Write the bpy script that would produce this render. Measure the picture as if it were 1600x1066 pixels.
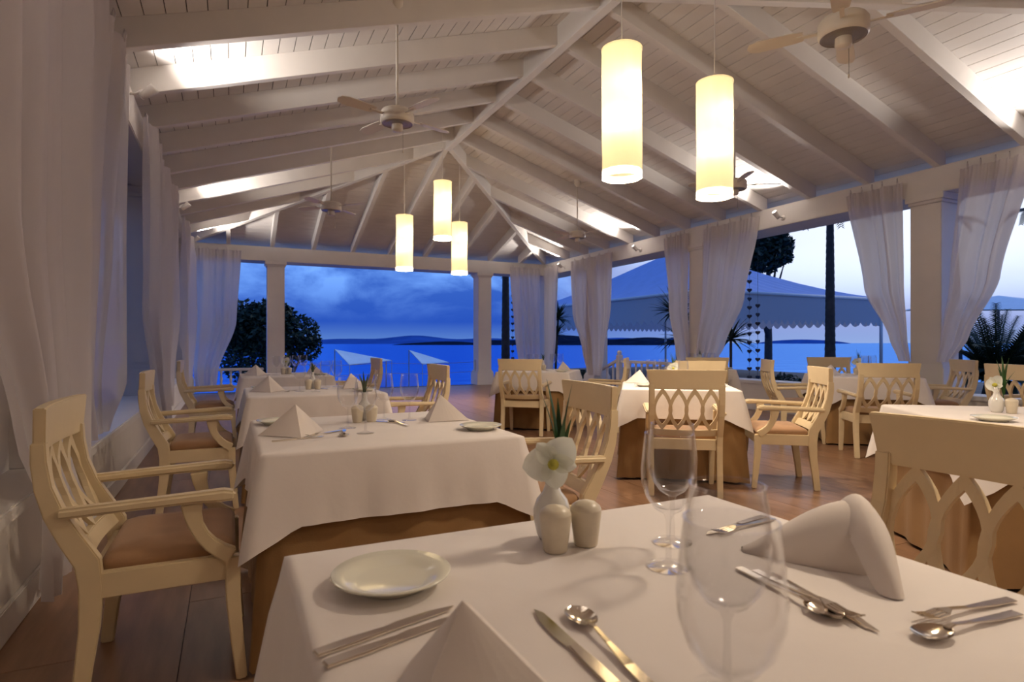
import bpy, bmesh, math, random
from mathutils import Vector, Matrix
random.seed(7)
PI = math.pi
S = bpy.context.scene
C = S.collection
for o in list(bpy.data.objects): bpy.data.objects.remove(o)

# ------------------------------------------------------------------ camera, sky, exposure
A = math.radians(25.4); FPX = 926.0; CAMH = 1.14
sA, cA = math.sin(A), math.cos(A)
cam = bpy.data.cameras.new('camera'); camo = bpy.data.objects.new('camera', cam); C.objects.link(camo)
camo.location = (0, 0, CAMH); camo.rotation_euler = (PI / 2, 0, -A)
cam.sensor_width = 36; cam.lens = FPX / 1600 * 36; cam.shift_y = 3 / 1600
cam.clip_start = 0.05; cam.clip_end = 60000
cam.dof.use_dof = True; cam.dof.focus_distance = 2.6; cam.dof.aperture_fstop = 5.6
S.camera = camo
S.view_settings.view_transform = 'Standard'; S.view_settings.look = 'None'
S.view_settings.gamma = 1; S.view_settings.use_curve_mapping = False
S.view_settings.exposure = -0.22

SKY_STRENGTH = 0.86
W = bpy.data.worlds.new('dusk_sky'); S.world = W; W.use_nodes = True
def build_sky():
    nt = W.node_tree; N = nt.nodes; L = nt.links; N.clear()
    out = N.new('ShaderNodeOutputWorld'); bg = N.new('ShaderNodeBackground'); bg.inputs[1].default_value = SKY_STRENGTH
    tc = N.new('ShaderNodeTexCoord'); sep = N.new('ShaderNodeSeparateXYZ'); L.new(tc.outputs['Generated'], sep.inputs[0])
    # elevation gradient of the blue hour
    er = N.new('ShaderNodeValToRGB'); L.new(sep.outputs['Z'], er.inputs[0])
    e = er.color_ramp.elements
    e[0].position = 0.0; e[0].color = (0.15, 0.33, 0.86, 1)
    e[1].position = 0.9; e[1].color = (0.05, 0.11, 0.42, 1)
    a = e.new(0.035); a.color = (0.03, 0.12, 0.70, 1)
    a = e.new(0.11); a.color = (0.06, 0.19, 0.80, 1)
    a = e.new(0.30); a.color = (0.09, 0.20, 0.66, 1)
    # clouds
    mp = N.new('ShaderNodeMapping'); mp.inputs['Scale'].default_value = (3.0, 3.0, 6.0); mp.inputs['Location'].default_value = (1.3, .4, .2)
    L.new(tc.outputs['Generated'], mp.inputs[0])
    nz = N.new('ShaderNodeTexNoise'); nz.inputs['Scale'].default_value = 1.9; nz.inputs['Detail'].default_value = 8; nz.inputs['Roughness'].default_value = .56
    nz.inputs['Distortion'].default_value = .35
    L.new(mp.outputs[0], nz.inputs['Vector'])
    cr = N.new('ShaderNodeValToRGB'); L.new(nz.outputs['Fac'], cr.inputs[0])
    cr.color_ramp.elements[0].position = .42; cr.color_ramp.elements[0].color = (0, 0, 0, 1)
    cr.color_ramp.elements[1].position = .60; cr.color_ramp.elements[1].color = (1, 1, 1, 1)
    hz = N.new('ShaderNodeMapRange'); hz.interpolation_type = 'SMOOTHSTEP'
    hz.inputs['From Min'].default_value = .02; hz.inputs['From Max'].default_value = .12
    L.new(sep.outputs['Z'], hz.inputs['Value'])
    cm = N.new('ShaderNodeMath'); cm.operation = 'MULTIPLY'; L.new(cr.outputs[0], cm.inputs[0]); L.new(hz.outputs[0], cm.inputs[1])
    mx = N.new('ShaderNodeMixRGB'); mx.inputs[2].default_value = (0.27, 0.60, 1.5, 1)
    L.new(cm.outputs[0], mx.inputs[0]); L.new(er.outputs[0], mx.inputs[1])
    # brighter western sky, one broad smooth afterglow
    ga = math.radians(78)
    dot = N.new('ShaderNodeVectorMath'); dot.operation = 'DOT_PRODUCT'; dot.inputs[1].default_value = (math.sin(ga), math.cos(ga), .12)
    L.new(tc.outputs['Generated'], dot.inputs[0])
    gl = N.new('ShaderNodeMapRange'); gl.interpolation_type = 'SMOOTHSTEP'
    gl.inputs['From Min'].default_value = .60; gl.inputs['From Max'].default_value = .97
    L.new(dot.outputs['Value'], gl.inputs['Value'])
    g2 = N.new('ShaderNodeMath'); g2.operation = 'MULTIPLY'; L.new(gl.outputs[0], g2.inputs[0]); g2.inputs[1].default_value = .95
    hb = N.new('ShaderNodeMapRange'); hb.interpolation_type = 'SMOOTHSTEP'; hb.inputs['From Min'].default_value = 0; hb.inputs['From Max'].default_value = .14
    hb.inputs['To Min'].default_value = .22; hb.inputs['To Max'].default_value = 1; L.new(sep.outputs['Z'], hb.inputs['Value'])
    g3 = N.new('ShaderNodeMath'); g3.operation = 'MULTIPLY'; L.new(g2.outputs[0], g3.inputs[0]); L.new(hb.outputs[0], g3.inputs[1])
    mg = N.new('ShaderNodeMixRGB'); mg.inputs[2].default_value = (1.38, 1.5, 1.75, 1)
    L.new(g3.outputs[0], mg.inputs[0]); L.new(mx.outputs[0], mg.inputs[1])
    L.new(mg.outputs[0], bg.inputs[0]); L.new(bg.outputs[0], out.inputs[0])
build_sky()

PENDANT_BULB = 3.2      # watts of each of the two bulbs in a pendant
PENDANT_DOWN = 46.0     # watts leaving the open bottom of a pendant
SPOT_W = 165.0           # watts of an eaves spotlight
FILL_LAMP_W = 12.0  # watts of each added lamp behind the viewer
WARM = (1.0, .82, .62); WARMW = (1.0, .92, .85)

# ------------------------------------------------------------------ helpers
def cw(r, d): return (r * cA + d * sA, -r * sA + d * cA)       # measured right / ahead of the viewer -> plan

def mat(name, col, rough=.6, metal=0, noise=None, bump=0, bscale=40, spec=.5, coat=0, sheen=0, stretch=None):
    m = bpy.data.materials.new(name); m.use_nodes = True
    nt = m.node_tree; N = nt.nodes; L = nt.links; b = N['Principled BSDF']
    b.inputs['Base Color'].default_value = (*col, 1); b.inputs['Roughness'].default_value = rough; b.inputs['Metallic'].default_value = metal
    b.inputs['Specular IOR Level'].default_value = spec; b.inputs['Coat Weight'].default_value = coat
    b.inputs['Sheen Weight'].default_value = sheen
    if noise or bump:
        tc = N.new('ShaderNodeTexCoord'); src = tc.outputs['Object']
        if stretch:
            mp = N.new('ShaderNodeMapping'); mp.inputs['Scale'].default_value = stretch; L.new(src, mp.inputs[0]); src = mp.outputs[0]
    if noise:
        sc, amt = noise
        nz = N.new('ShaderNodeTexNoise'); nz.inputs['Scale'].default_value = sc; nz.inputs['Detail'].default_value = 5; L.new(src, nz.inputs['Vector'])
        rp = N.new('ShaderNodeValToRGB'); L.new(nz.outputs['Fac'], rp.inputs[0])
        rp.color_ramp.elements[0].position = .3; rp.color_ramp.elements[1].position = .7
        rp.color_ramp.elements[0].color = (*[max(0, c * (1 - amt)) for c in col], 1)
        rp.color_ramp.elements[1].color = (*[min(1, c * (1 + amt)) for c in col], 1)
        L.new(rp.outputs[0], b.inputs['Base Color'])
    if bump:
        n2 = N.new('ShaderNodeTexNoise'); n2.inputs['Scale'].default_value = bscale; n2.inputs['Detail'].default_value = 4; L.new(src, n2.inputs['Vector'])
        bp = N.new('ShaderNodeBump'); bp.inputs['Strength'].default_value = bump; bp.inputs['Distance'].default_value = .01
        L.new(n2.outputs['Fac'], bp.inputs['Height']); L.new(bp.outputs[0], b.inputs['Normal'])
    return m

def mat_sheer(name, col, trans=.45, clear=.06):
    m = bpy.data.materials.new(name); m.use_nodes = True
    nt = m.node_tree; N = nt.nodes; L = nt.links; N.clear()
    out = N.new('ShaderNodeOutputMaterial')
    d = N.new('ShaderNodeBsdfDiffuse'); d.inputs[0].default_value = (*col, 1)
    t = N.new('ShaderNodeBsdfTranslucent'); t.inputs[0].default_value = (*col, 1)
    x = N.new('ShaderNodeBsdfTransparent')
    m1 = N.new('ShaderNodeMixShader'); m1.inputs[0].default_value = trans; L.new(d.outputs[0], m1.inputs[1]); L.new(t.outputs[0], m1.inputs[2])
    m2 = N.new('ShaderNodeMixShader'); m2.inputs[0].default_value = clear; L.new(m1.outputs[0], m2.inputs[1]); L.new(x.outputs[0], m2.inputs[2])
    L.new(m2.outputs[0], out.inputs[0]); return m

def mat_glass(name):
    m = bpy.data.materials.new(name); m.use_nodes = True
    nt = m.node_tree; N = nt.nodes; L = nt.links; N.clear()
    out = N.new('ShaderNodeOutputMaterial')
    t = N.new('ShaderNodeBsdfTransparent'); t.inputs[0].default_value = (.962, .962, .966, 1)
    g = N.new('ShaderNodeBsdfGlossy'); g.inputs['Roughness'].default_value = .015; g.inputs[0].default_value = (1, 1, 1, 1)
    lw = N.new('ShaderNodeLayerWeight'); lw.inputs['Blend'].default_value = .5
    pw = N.new('ShaderNodeMath'); pw.operation = 'POWER'; pw.inputs[1].default_value = 3.4; L.new(lw.outputs['Facing'], pw.inputs[0])
    mr = N.new('ShaderNodeMapRange'); mr.inputs['To Min'].default_value = .018; mr.inputs['To Max'].default_value = .9
    L.new(pw.outputs[0], mr.inputs['Value'])
    mx = N.new('ShaderNodeMixShader'); L.new(mr.outputs[0], mx.inputs[0]); L.new(t.outputs[0], mx.inputs[1]); L.new(g.outputs[0], mx.inputs[2])
    L.new(mx.outputs[0], out.inputs[0]); return m

def mat_emit(name, col, s):
    m = bpy.data.materials.new(name); m.use_nodes = True
    N = m.node_tree.nodes; N.clear(); out = N.new('ShaderNodeOutputMaterial'); e = N.new('ShaderNodeEmission')
    e.inputs[0].default_value = (*col, 1); e.inputs[1].default_value = s; m.node_tree.links.new(e.outputs[0], out.inputs[0]); return m

M = {}
M['white'] = mat('white_paint', (.74, .70, .66), .5, noise=(3, .03))
M['ceil'] = mat('ceiling_paint', (.72, .68, .65), .55, noise=(2.5, .04))
M['dark'] = mat('dark_gap', (.10, .09, .085), .9)
M['plaster'] = mat('plaster_white', (.72, .67, .62), .7, noise=(2, .05), bump=.1, bscale=60)
M['chair'] = mat('cream_wood', (.71, .575, .365), .42, noise=(6, .05), spec=.4)
M['cushion'] = mat('tan_cushion', (.36, .20, .10), .8, noise=(9, .10), bump=.15, bscale=300, sheen=.2)
M['cloth'] = mat('white_linen', (.80, .735, .70), .85, noise=(4, .03), bump=.08, bscale=30, sheen=.15)
M['napkin'] = mat('napkin_linen', (.78, .70, .645), .85, bump=.05, bscale=500, sheen=.1)
M['skirt'] = mat('brown_skirt', (.30, .165, .06), .85, noise=(5, .10), bump=.1, bscale=200, sheen=.1)
M['plate'] = mat('ivory_china', (.80, .78, .66), .18, spec=.6, coat=.4)
M['ceramic'] = mat('white_ceramic', (.74, .72, .68), .15, spec=.6, coat=.4)
M['shaker'] = mat('cream_ceramic', (.66, .58, .45), .35, noise=(40, .04))
M['glass'] = mat_glass('clear_glass')
M['steel'] = mat('polished_steel', (.76, .69, .60), .12, metal=1)
M['petal'] = mat_sheer('orchid_petal', (.86, .87, .80), .3, 0)
M['lip'] = mat('orchid_lip', (.50, .46, .05), .6, noise=(60, .3))
M['leaf'] = mat('dark_leaf', (.03, .085, .02), .45, noise=(20, .3))
M['foliage'] = mat('tree_foliage', (.018, .035, .012), .6, noise=(8, .4))
M['bark'] = mat('palm_bark', (.06, .045, .035), .85, noise=(6, .3), bump=.5, bscale=12)
M['curtain'] = mat_sheer('sheer_voile', (.76, .71, .71), .42, .07)
M['shade'] = mat_sheer('lamp_shade_paper', (.93, .86, .66), .55, 0)
def glow_shade():
    nt = M['shade'].node_tree; N = nt.nodes; L = nt.links; out = [n for n in N if n.type == 'OUTPUT_MATERIAL'][0]
    src = out.inputs[0].links[0].from_socket; e = N.new('ShaderNodeEmission'); e.inputs[0].default_value = (1, .80, .45, 1); e.inputs[1].default_value = .38
    a = N.new('ShaderNodeAddShader'); L.new(src, a.inputs[0]); L.new(e.outputs[0], a.inputs[1]); L.new(a.outputs[0], out.inputs[0])
glow_shade()
M['fan'] = mat('fan_enamel', (.72, .66, .58), .4)
M['metal'] = mat('grey_metal', (.35, .33, .31), .4, metal=.6)
M['hotlens'] = mat_emit('lit_lens', (1, .93, .8), 9)
M['bulb'] = mat_emit('lit_bulb', (1, .85, .6), 6)
M['tent'] = mat('sky_tint_canvas', (.36, .45, .74), .7, noise=(2, .05))  # blue light of the sky is mixed into the canvas colour
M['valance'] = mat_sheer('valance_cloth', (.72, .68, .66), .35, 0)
M['bluefab'] = mat('garland_dark', (.02, .025, .05), .6)
M['stone'] = mat('terrace_stone', (.16, .14, .13), .8, noise=(3, .2))
M['ground'] = mat('garden_ground', (.03, .05, .03), .95, noise=(.5, .4))
M['hill'] = mat('far_hill', (.04, .12, .42), 1, noise=(.002, .2), spec=0)  # blue haze of distance is put into the base colour
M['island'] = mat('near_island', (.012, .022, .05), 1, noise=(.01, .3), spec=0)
M['parasol'] = mat('parasol_cloth', (.82, .92, .97), .7, noise=(3, .03))
M['pot'] = mat('white_pot', (.7, .68, .66), .4)

def floor_mats():
    r = []
    for i in range(4):
        v = (.9, 1.0, 1.08, .97)[i]
        r.append(mat('floor_wood_%d' % i, (.25 * v, .135 * v, .075 * v), .33, noise=(2.2, .22), bump=.06, bscale=8, stretch=(9, 1.2, 1), spec=.45))
    return r
FM = floor_mats()

def sea_mat():
    m = bpy.data.materials.new('sea_water'); m.use_nodes = True
    nt = m.node_tree; N = nt.nodes; L = nt.links; N.clear(); out = N.new('ShaderNodeOutputMaterial')
    tc = N.new('ShaderNodeTexCoord'); mp = N.new('ShaderNodeMapping'); mp.inputs['Scale'].default_value = (.02, .06, .02); L.new(tc.outputs['Object'], mp.inputs[0])
    nz = N.new('ShaderNodeTexNoise'); nz.inputs['Scale'].default_value = 1; nz.inputs['Detail'].default_value = 6; L.new(mp.outputs[0], nz.inputs['Vector'])
    bp = N.new('ShaderNodeBump'); bp.inputs['Strength'].default_value = .35; bp.inputs['Distance'].default_value = 3; L.new(nz.outputs['Fac'], bp.inputs['Height'])
    d = N.new('ShaderNodeBsdfDiffuse'); d.inputs[0].default_value = (.001, .085, .85, 1); L.new(bp.outputs[0], d.inputs['Normal'])
    g = N.new('ShaderNodeBsdfGlossy'); g.inputs[0].default_value = (.26, .60, 1, 1); g.inputs['Roughness'].default_value = .15; L.new(bp.outputs[0], g.inputs['Normal'])
    mx = N.new('ShaderNodeMixShader'); mx.inputs[0].default_value = .62; L.new(d.outputs[0], mx.inputs[1]); L.new(g.outputs[0], mx.inputs[2])
    L.new(mx.outputs[0], out.inputs[0]); return m
M['sea'] = sea_mat()

class MB:
    def __init__(s): s.v = []; s.f = []
    def add(s, vs, fs, mtx=None):
        n = len(s.v)
        for p in vs:
            p = Vector(p)
            s.v.append(tuple(mtx @ p) if mtx else tuple(p))
        for f in fs: s.f.append(tuple(n + i for i in f))
        return s
    def box(s, x0, x1, y0, y1, z0, z1, mtx=None):
        return s.hexa([(x0, y0, z0), (x1, y0, z0), (x1, y1, z0), (x0, y1, z0), (x0, y0, z1), (x1, y0, z1), (x1, y1, z1), (x0, y1, z1)], mtx)
    def hexa(s, p, mtx=None):
        return s.add(p, [(0, 3, 2, 1), (4, 5, 6, 7), (0, 1, 5, 4), (1, 2, 6, 5), (2, 3, 7, 6), (3, 0, 4, 7)], mtx)
    def loops(s, rings, closed=True, cap=True, mtx=None):
        n = len(rings[0]); vs = [p for r in rings for p in r]; fs = []
        for i in range(len(rings) - 1):
            for j in range(n if closed else n - 1):
                k = (j + 1) % n
                fs.append((i * n + j, i * n + k, (i + 1) * n + k, (i + 1) * n + j))
        if cap and closed:
            fs.append(tuple(range(n))[::-1]); fs.append(tuple((len(rings) - 1) * n + j for j in range(n)))
        return s.add(vs, fs, mtx)
    def lathe(s, prof, n=24, cap=True, mtx=None):
        return s.loops([[(r * math.cos(2 * PI * j / n), r * math.sin(2 * PI * j / n), z) for j in range(n)] for r, z in prof], True, cap, mtx)
    def tube(s, pts, r, n=8, mtx=None):
        rings = []; P = [Vector(p) for p in pts]
        rr = r if isinstance(r, (list, tuple)) else [r] * len(P)
        for i, p in enumerate(P):
            t = (P[min(i + 1, len(P) - 1)] - P[max(i - 1, 0)]).normalized()
            up = Vector((0, 0, 1)) if abs(t.z) < .9 else Vector((1, 0, 0))
            a = t.cross(up).normalized(); b = t.cross(a)
            rings.append([tuple(p + a * rr[i] * math.cos(2 * PI * j / n) + b * rr[i] * math.sin(2 * PI * j / n)) for j in range(n)])
        return s.loops(rings, True, True, mtx)
    def sweep(s, pts, w, h, side=(1, 0, 0), mtx=None):
        # rectangular bar: w along 'side', h across
        P = [Vector(p) for p in pts]; sd = Vector(side).normalized(); rings = []
        ww = w if isinstance(w, (list, tuple)) else [w] * len(P); hh = h if isinstance(h, (list, tuple)) else [h] * len(P)
        for i, p in enumerate(P):
            t = (P[min(i + 1, len(P) - 1)] - P[max(i - 1, 0)]).normalized(); nrm = t.cross(sd).normalized()
            a = sd * ww[i] / 2; b = nrm * hh[i] / 2
            rings.append([tuple(p - a - b), tuple(p + a - b), tuple(p + a + b), tuple(p - a + b)])
        return s.loops(rings, True, True, mtx)
    def grid(s, rows, mtx=None):
        return s.loops(rings=rows, closed=False, cap=False, mtx=mtx)
    def build(s, name, m, parent=None, smooth=False, bevel=0, seg=2):
        me = bpy.data.meshes.new(name); me.from_pydata(s.v, [], s.f); me.update()
        bm = bmesh.new(); bm.from_mesh(me)
        if bevel:
            ed = [e for e in bm.edges if len(e.link_faces) == 2 and e.calc_face_angle(0) > .5]
            bmesh.ops.bevel(bm, geom=ed, offset=bevel, segments=seg, affect='EDGES', clamp_overlap=True)
        bmesh.ops.recalc_face_normals(bm, faces=bm.faces)
        bm.to_mesh(me); bm.free()
        if smooth: me.polygons.foreach_set('use_smooth', [True] * len(me.polygons))
        me.materials.append(M[m] if isinstance(m, str) else m)
        o = bpy.data.objects.new(name, me); C.objects.link(o)
        if parent: o.parent = parent
        return o

def tag(o, label=None, cat=None, group=None, kind=None):
    if label: o['label'] = label
    if cat: o['category'] = cat
    if group: o['group'] = group
    if kind: o['kind'] = kind
    return o
def empty(name, loc=(0, 0, 0), rz=0, label=None, cat=None, group=None, kind=None):
    o = bpy.data.objects.new(name, None); C.objects.link(o); o.location = loc; o.rotation_euler = (0, 0, rz); o.empty_display_size = .1
    return tag(o, label, cat, group, kind)
def copy_tree(o, parent=None):
    c = o.copy(); C.objects.link(c); c.parent = parent
    for ch in list(o.children): copy_tree(ch, c)
    return c
def lerp(a, b, t): return a + (b - a) * t
def sstep(t): t = max(0, min(1, t)); return t * t * (3 - 2 * t)

# ------------------------------------------------------------------ dimensions of the pavilion
XL, XR, YN, YF = -.79, 8.10, .75, 14.9
XC = (XL + XR) / 2; RUN = XR - XC
EB, ET = 3.05, 3.38                # eaves beam bottom and top
PITCH = .318
YA, YB = YN + RUN, YF - RUN        # ridge ends
RD = .24                           # rafter depth
def under(x, y):                   # underside of the rafters
    return ET + PITCH * min(x - XL, XR - x, y - YN, YF - y)

# ------------------------------------------------------------------ ceiling
ceiling = empty('ceiling', (0, 0, 0), 0, 'white pitched ceiling of boards and rafters over the dining room', None, None, 'structure')
del_ = 0
def slope_pt(side, v, along):      # v: plan distance from eave line; along: world coordinate along the slope
    z = ET + RD + PITCH * v
    if side == 'l': return (XL + v, along, z)
    if side == 'r': return (XR - v, along, z)
    if side == 'n': return (along, YN + v, z)
    return (along, YF - v, z)
OV = .55                           # planks run out over the eaves
PW = .145
for side in 'lrnf':
    n = int((RUN + OV) / PW)
    for i in range(n):
        v0 = -OV + (RUN + OV) * i / n + .004; v1 = -OV + (RUN + OV) * (i + 1) / n - .004
        lo, hi = (YN, YF) if side in 'lr' else (XL, XR)
        pts = []
        for dz in (0, .016):
            for v, (sa, sb) in ((v0, (0, 1)), (v1, (1, 0))):
                ends = (lo + v, hi - v)
                for k in (sa, sb):
                    p = slope_pt(side, v, ends[k]); pts.append((p[0], p[1], p[2] + dz))
        MB().hexa(pts).build('plank', 'ceil', ceiling)
rd = MB()
for side in 'lrnf':
    lo, hi = (YN, YF) if side in 'lr' else (XL, XR)
    v0, v1 = -OV, RUN
    p = [slope_pt(side, v0, lo + v0), slope_pt(side, v0, hi - v0), slope_pt(side, v1, hi - v1), slope_pt(side, v1, lo + v1)]
    rd.hexa([(x, y, z + .017) for x, y, z in p] + [(x, y, z + .10) for x, y, z in p])
rd.build('roof_deck', 'dark', ceiling)
# rafters
RW = .085
def rafter(x0, y0, x1, y1, w=RW, depth=RD, name='rafter', drop=0):
    dx, dy = x1 - x0, y1 - y0; l = math.hypot(dx, dy); nx, ny = -dy / l * w / 2, dx / l * w / 2
    z0, z1 = ET + PITCH * min(x0 - XL, XR - x0, y0 - YN, YF - y0), ET + PITCH * min(x1 - XL, XR - x1, y1 - YN, YF - y1)
    z0 -= drop; z1 -= drop; t = depth + drop + .002
    MB().hexa([(x0 - nx, y0 - ny, z0), (x0 + nx, y0 + ny, z0), (x1 + nx, y1 + ny, z1), (x1 - nx, y1 - ny, z1),
               (x0 - nx, y0 - ny, z0 + t), (x0 + nx, y0 + ny, z0 + t), (x1 + nx, y1 + ny, z1 + t), (x1 - nx, y1 - ny, z1 + t)]).build(name, 'white', ceiling, bevel=.004, seg=1)
SP = .925
k = -20
while k < 20:
    y = YB - .42 + SP * k; k += 1
    if y < YN + .15 or y > YF - .15: continue
    top = min(RUN, y - YN, YF - y)
    if top < .3: continue
    rafter(XL - .12, y, XL + top - .02, y); rafter(XR + .12, y, XR - top + .02, y)
for i in range(-4, 5):
    x = XC + i * SP
    top = min(x - XL, XR - x)
    if top < .3: continue
    rafter(x, YF + .12, x, YF - top + .02); rafter(x, YN - .12, x, YN + top - .02)
for (x, y) in ((XL, YF), (XR, YF)): rafter(x, y, XC, YB, .10, RD, 'hip_rafter', .02)
for (x, y) in ((XL, YN), (XR, YN)): rafter(x, y, XC, YA, .10, RD, 'hip_rafter', .02)
zr = ET + PITCH * RUN
MB().box(XC - .055, XC + .055, YA - .05, YB + .05, zr - .07, zr + RD).build('ridge_beam', 'white', ceiling, bevel=.006, seg=1)
# eaves beams and the soffits outside them
BT = .30
MB().box(XL - BT, XL, YN - BT, YF + BT, EB, ET).build('eaves_beam', 'white', ceiling, bevel=.008)
MB().box(XR, XR + BT, YN - BT, YF + BT, EB, ET).build('eaves_beam', 'white', ceiling, bevel=.008)
MB().box(XL, XR, YF, YF + BT, EB, ET).build('eaves_beam', 'white', ceiling, bevel=.008)
MB().box(XL, XR, YN - BT, YN, EB, ET).build('eaves_beam', 'white', ceiling, bevel=.008)
for (a, b, c_, d_) in ((XL - .75, XL - BT, YN - .75, YF + .75), (XR + BT, XR + .75, YN - .75, YF + .75), (XL - BT, XR + BT, YF + BT, YF + .75)):
    MB().box(a, b, c_, d_, EB + .02, EB + .06).build('soffit', 'ceil', ceiling)

# ------------------------------------------------------------------ unseen indoor part added behind the viewer to block sky light
BY = -4.2
tag(MB().box(XL - .6, XR + .6, BY - .15, BY, 0, 3.4).build('wall_back', 'plaster'), 'plain back wall of the unseen room added behind the viewer', kind='structure')
tag(MB().box(XL - .45, XL - .30, BY, YN - BT - .02, 0, 3.05).build('wall_side_left', 'plaster'), 'left side wall of the unseen added room', kind='structure')
tag(MB().box(XR + .30, XR + .45, BY, YN - BT - .02, 0, 3.05).build('wall_side_right', 'plaster'), 'right side wall of the unseen added room', kind='structure')
tag(MB().box(XL - .6, XR + .6, BY - .15, YN - BT - .01, 3.06, 3.14).build('ceiling_indoor', 'ceil'), 'flat ceiling of the unseen added room', kind='structure')
tag(MB().box(XL - .35, XR + .35, BY, -1.2, -.15, -.004).build('floor_indoor', FM[1]), 'floor of the unseen added room', kind='structure')
def fill_lamp(x, y, label):  # unseen lamps added behind the viewer to warm the foreground
    e = empty('fill_lamp', (x, y, 3.06), 0, label, 'lamp', 'added fill lamps')
    MB().lathe([(.05, -.004), (.075, -.012), (.085, -.004), (.085, .004)], 24, False).build('trim_ring', 'white', e, smooth=True)
    MB().lathe([(0, -.005), (.055, -.005)], 20, False).build('lens', 'hotlens', e)
    l = bpy.data.lights.new('fill_lamp', 'AREA'); l.shape = 'DISK'; l.size = .12; l.energy = FILL_LAMP_W; l.color = WARM
    lo = bpy.data.objects.new('down_light', l); C.objects.link(lo); lo.parent = e; lo.location = (0, 0, -.03)
for i, (x, y) in enumerate([(a, b) for b in (-.6, -2.4) for a in (2.0, 4.2, 6.4)]):
    fill_lamp(x, y, ('left', 'middle', 'right')[i % 3] + ' added fill lamp of the ' + ('front', 'back')[i // 3] + ' row in the unseen ceiling')

# ------------------------------------------------------------------ floor of wood-look boards
floor = empty('floor', (0, 0, 0), 0, 'reddish brown board floor of the dining room', None, None, 'structure')
MB().box(XL - .35, XR + .35, -1.2, YF + .35, -.15, -.006).build('floor_bed', 'dark', floor)
PL, PWD = 1.9, .31
x0 = XL; col = 0
board_meshes = {}
x = XL + .006
while x < XR - .02:
    w_ = min(PWD, XR - x); off = (col * .77) % PL; y = -1.2 - off; row = 0
    while y < YF:
        ya, yb = max(y, -1.2), min(y + PL, YF)
        if yb - ya > .08:
            key = (round(w_, 3), round(yb - ya, 3), (col * 3 + row * 5) % 4)
            if key in board_meshes:
                o = board_meshes[key].copy(); C.objects.link(o); o.location = (x, ya, 0)
            else:
                o = MB().box(.0015, w_ - .0015, .0015, yb - ya - .0015, -.02, 0).build('floor_board', FM[key[2]], floor); o.location = (x, ya, 0); board_meshes[key] = o
        y += PL; row += 1
    x += PWD; col += 1
# terrace strips outside
tag(MB().box(XR + .36, 24, -4, 16, -.5, -.25).build('terrace', 'stone'), 'dark stone terrace outside the right openings', kind='structure')
tag(MB().box(13.2, 24, 16.01, 28, -.5, -.25).build('tent_terrace', 'stone'), 'dark stone terrace under the tent', kind='structure')
tag(MB().box(-6, XR + .34, YF + .36, YF + 3.2, -3.6, -3.3).build('lower_terrace', 'stone'), 'lower terrace beyond the far opening', kind='structure')
tag(MB().box(-6, XL - .36, -4, YF + .3, -.6, -.3).build('side_terrace', 'stone'), 'terrace strip outside the left openings', kind='structure')

# ------------------------------------------------------------------ low walls
def low_wall(name, x0, x1, y0, y1, inner, label):
    e = empty(name, (0, 0, 0), 0, label, None, None, 'structure')
    MB().box(x0, x1, y0, y1, 0, .44).build('wall_body', 'plaster', e)
    g = .025
    MB().box(x0 - g, x1 + g, y0 - g, y1 + g, .44, .50).build('coping', 'white', e, bevel=.008)
    if inner == 'l': MB().box(x1, x1 + .022, y0, y1, 0, .13).build('baseboard', 'white', e, bevel=.005)
    else: MB().box(x0 - .022, x0, y0, y1, 0, .13).build('baseboard', 'white', e, bevel=.005)
low_wall('wall_left', XL - .38, XL, -1.2, YF + .3, 'l', 'low white wall with coping along the left openings')
tag(MB().box(XL - .36, XL - .22, YN - BT - .01, 3.82, .5, EB).build('wall_pier', 'plaster'), 'solid plastered wall behind the curtain at the left edge', kind='structure')
low_wall('wall_right', XR, XR + .36, -1.2, 8.6, 'r', 'low white wall with coping along the right openings')

# ------------------------------------------------------------------ columns
def column(x, y, label, base=.5, s=.38):
    e = empty('column', (x, y, base), 0, label, None, None, 'structure')
    h = EB - base; q = s / 2
    MB().box(-q, q, -q, q, .40, h - .12).build('shaft', 'white', e, bevel=.006)
    MB().box(-q - .05, q + .05, -q - .05, q + .05, 0, .33).build('plinth', 'white', e, bevel=.006)
    b = MB(); b.box(-q - .035, q + .035, -q - .035, q + .035, .33, .37); b.box(-q - .018, q + .018, -q - .018, q + .018, .37, .40)
    b.build('base_moulding', 'white', e, bevel=.006)
    b = MB(); b.box(-q - .02, q + .02, -q - .02, q + .02, h - .12, h - .08); b.box(-q - .045, q + .045, -q - .045, q + .045, h - .08, h)
    b.build('capital', 'white', e, bevel=.006)
cxl, cxr = XL - .20, XR + .19
column(cxl, 4.03, 'white square column behind the nearest curtains on the left')
column(cxl, 8.70, 'white square column half way along the left wall')
column(cxl, 12.6, 'white square column near the far left corner')
column(cxr, 4.62, 'broad white column between tied curtains at the right')
column(cxr, 8.80, 'white column behind the curtains left of the blue tent roof')
column(cxr, 12.5, 'white column wrapped by the far right curtain', 0)
column(.96, YF + .19, 'white column in front of the dark tree', 0)
column(6.26, YF + .19, 'white column left of the palm trunk at the far end', 0)
column(XL - .15, YF + .15, 'corner column at the far left behind curtains', 0, .3)
column(XR + .15, YF + .15, 'corner column at the far right behind curtains', 0, .3)

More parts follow.
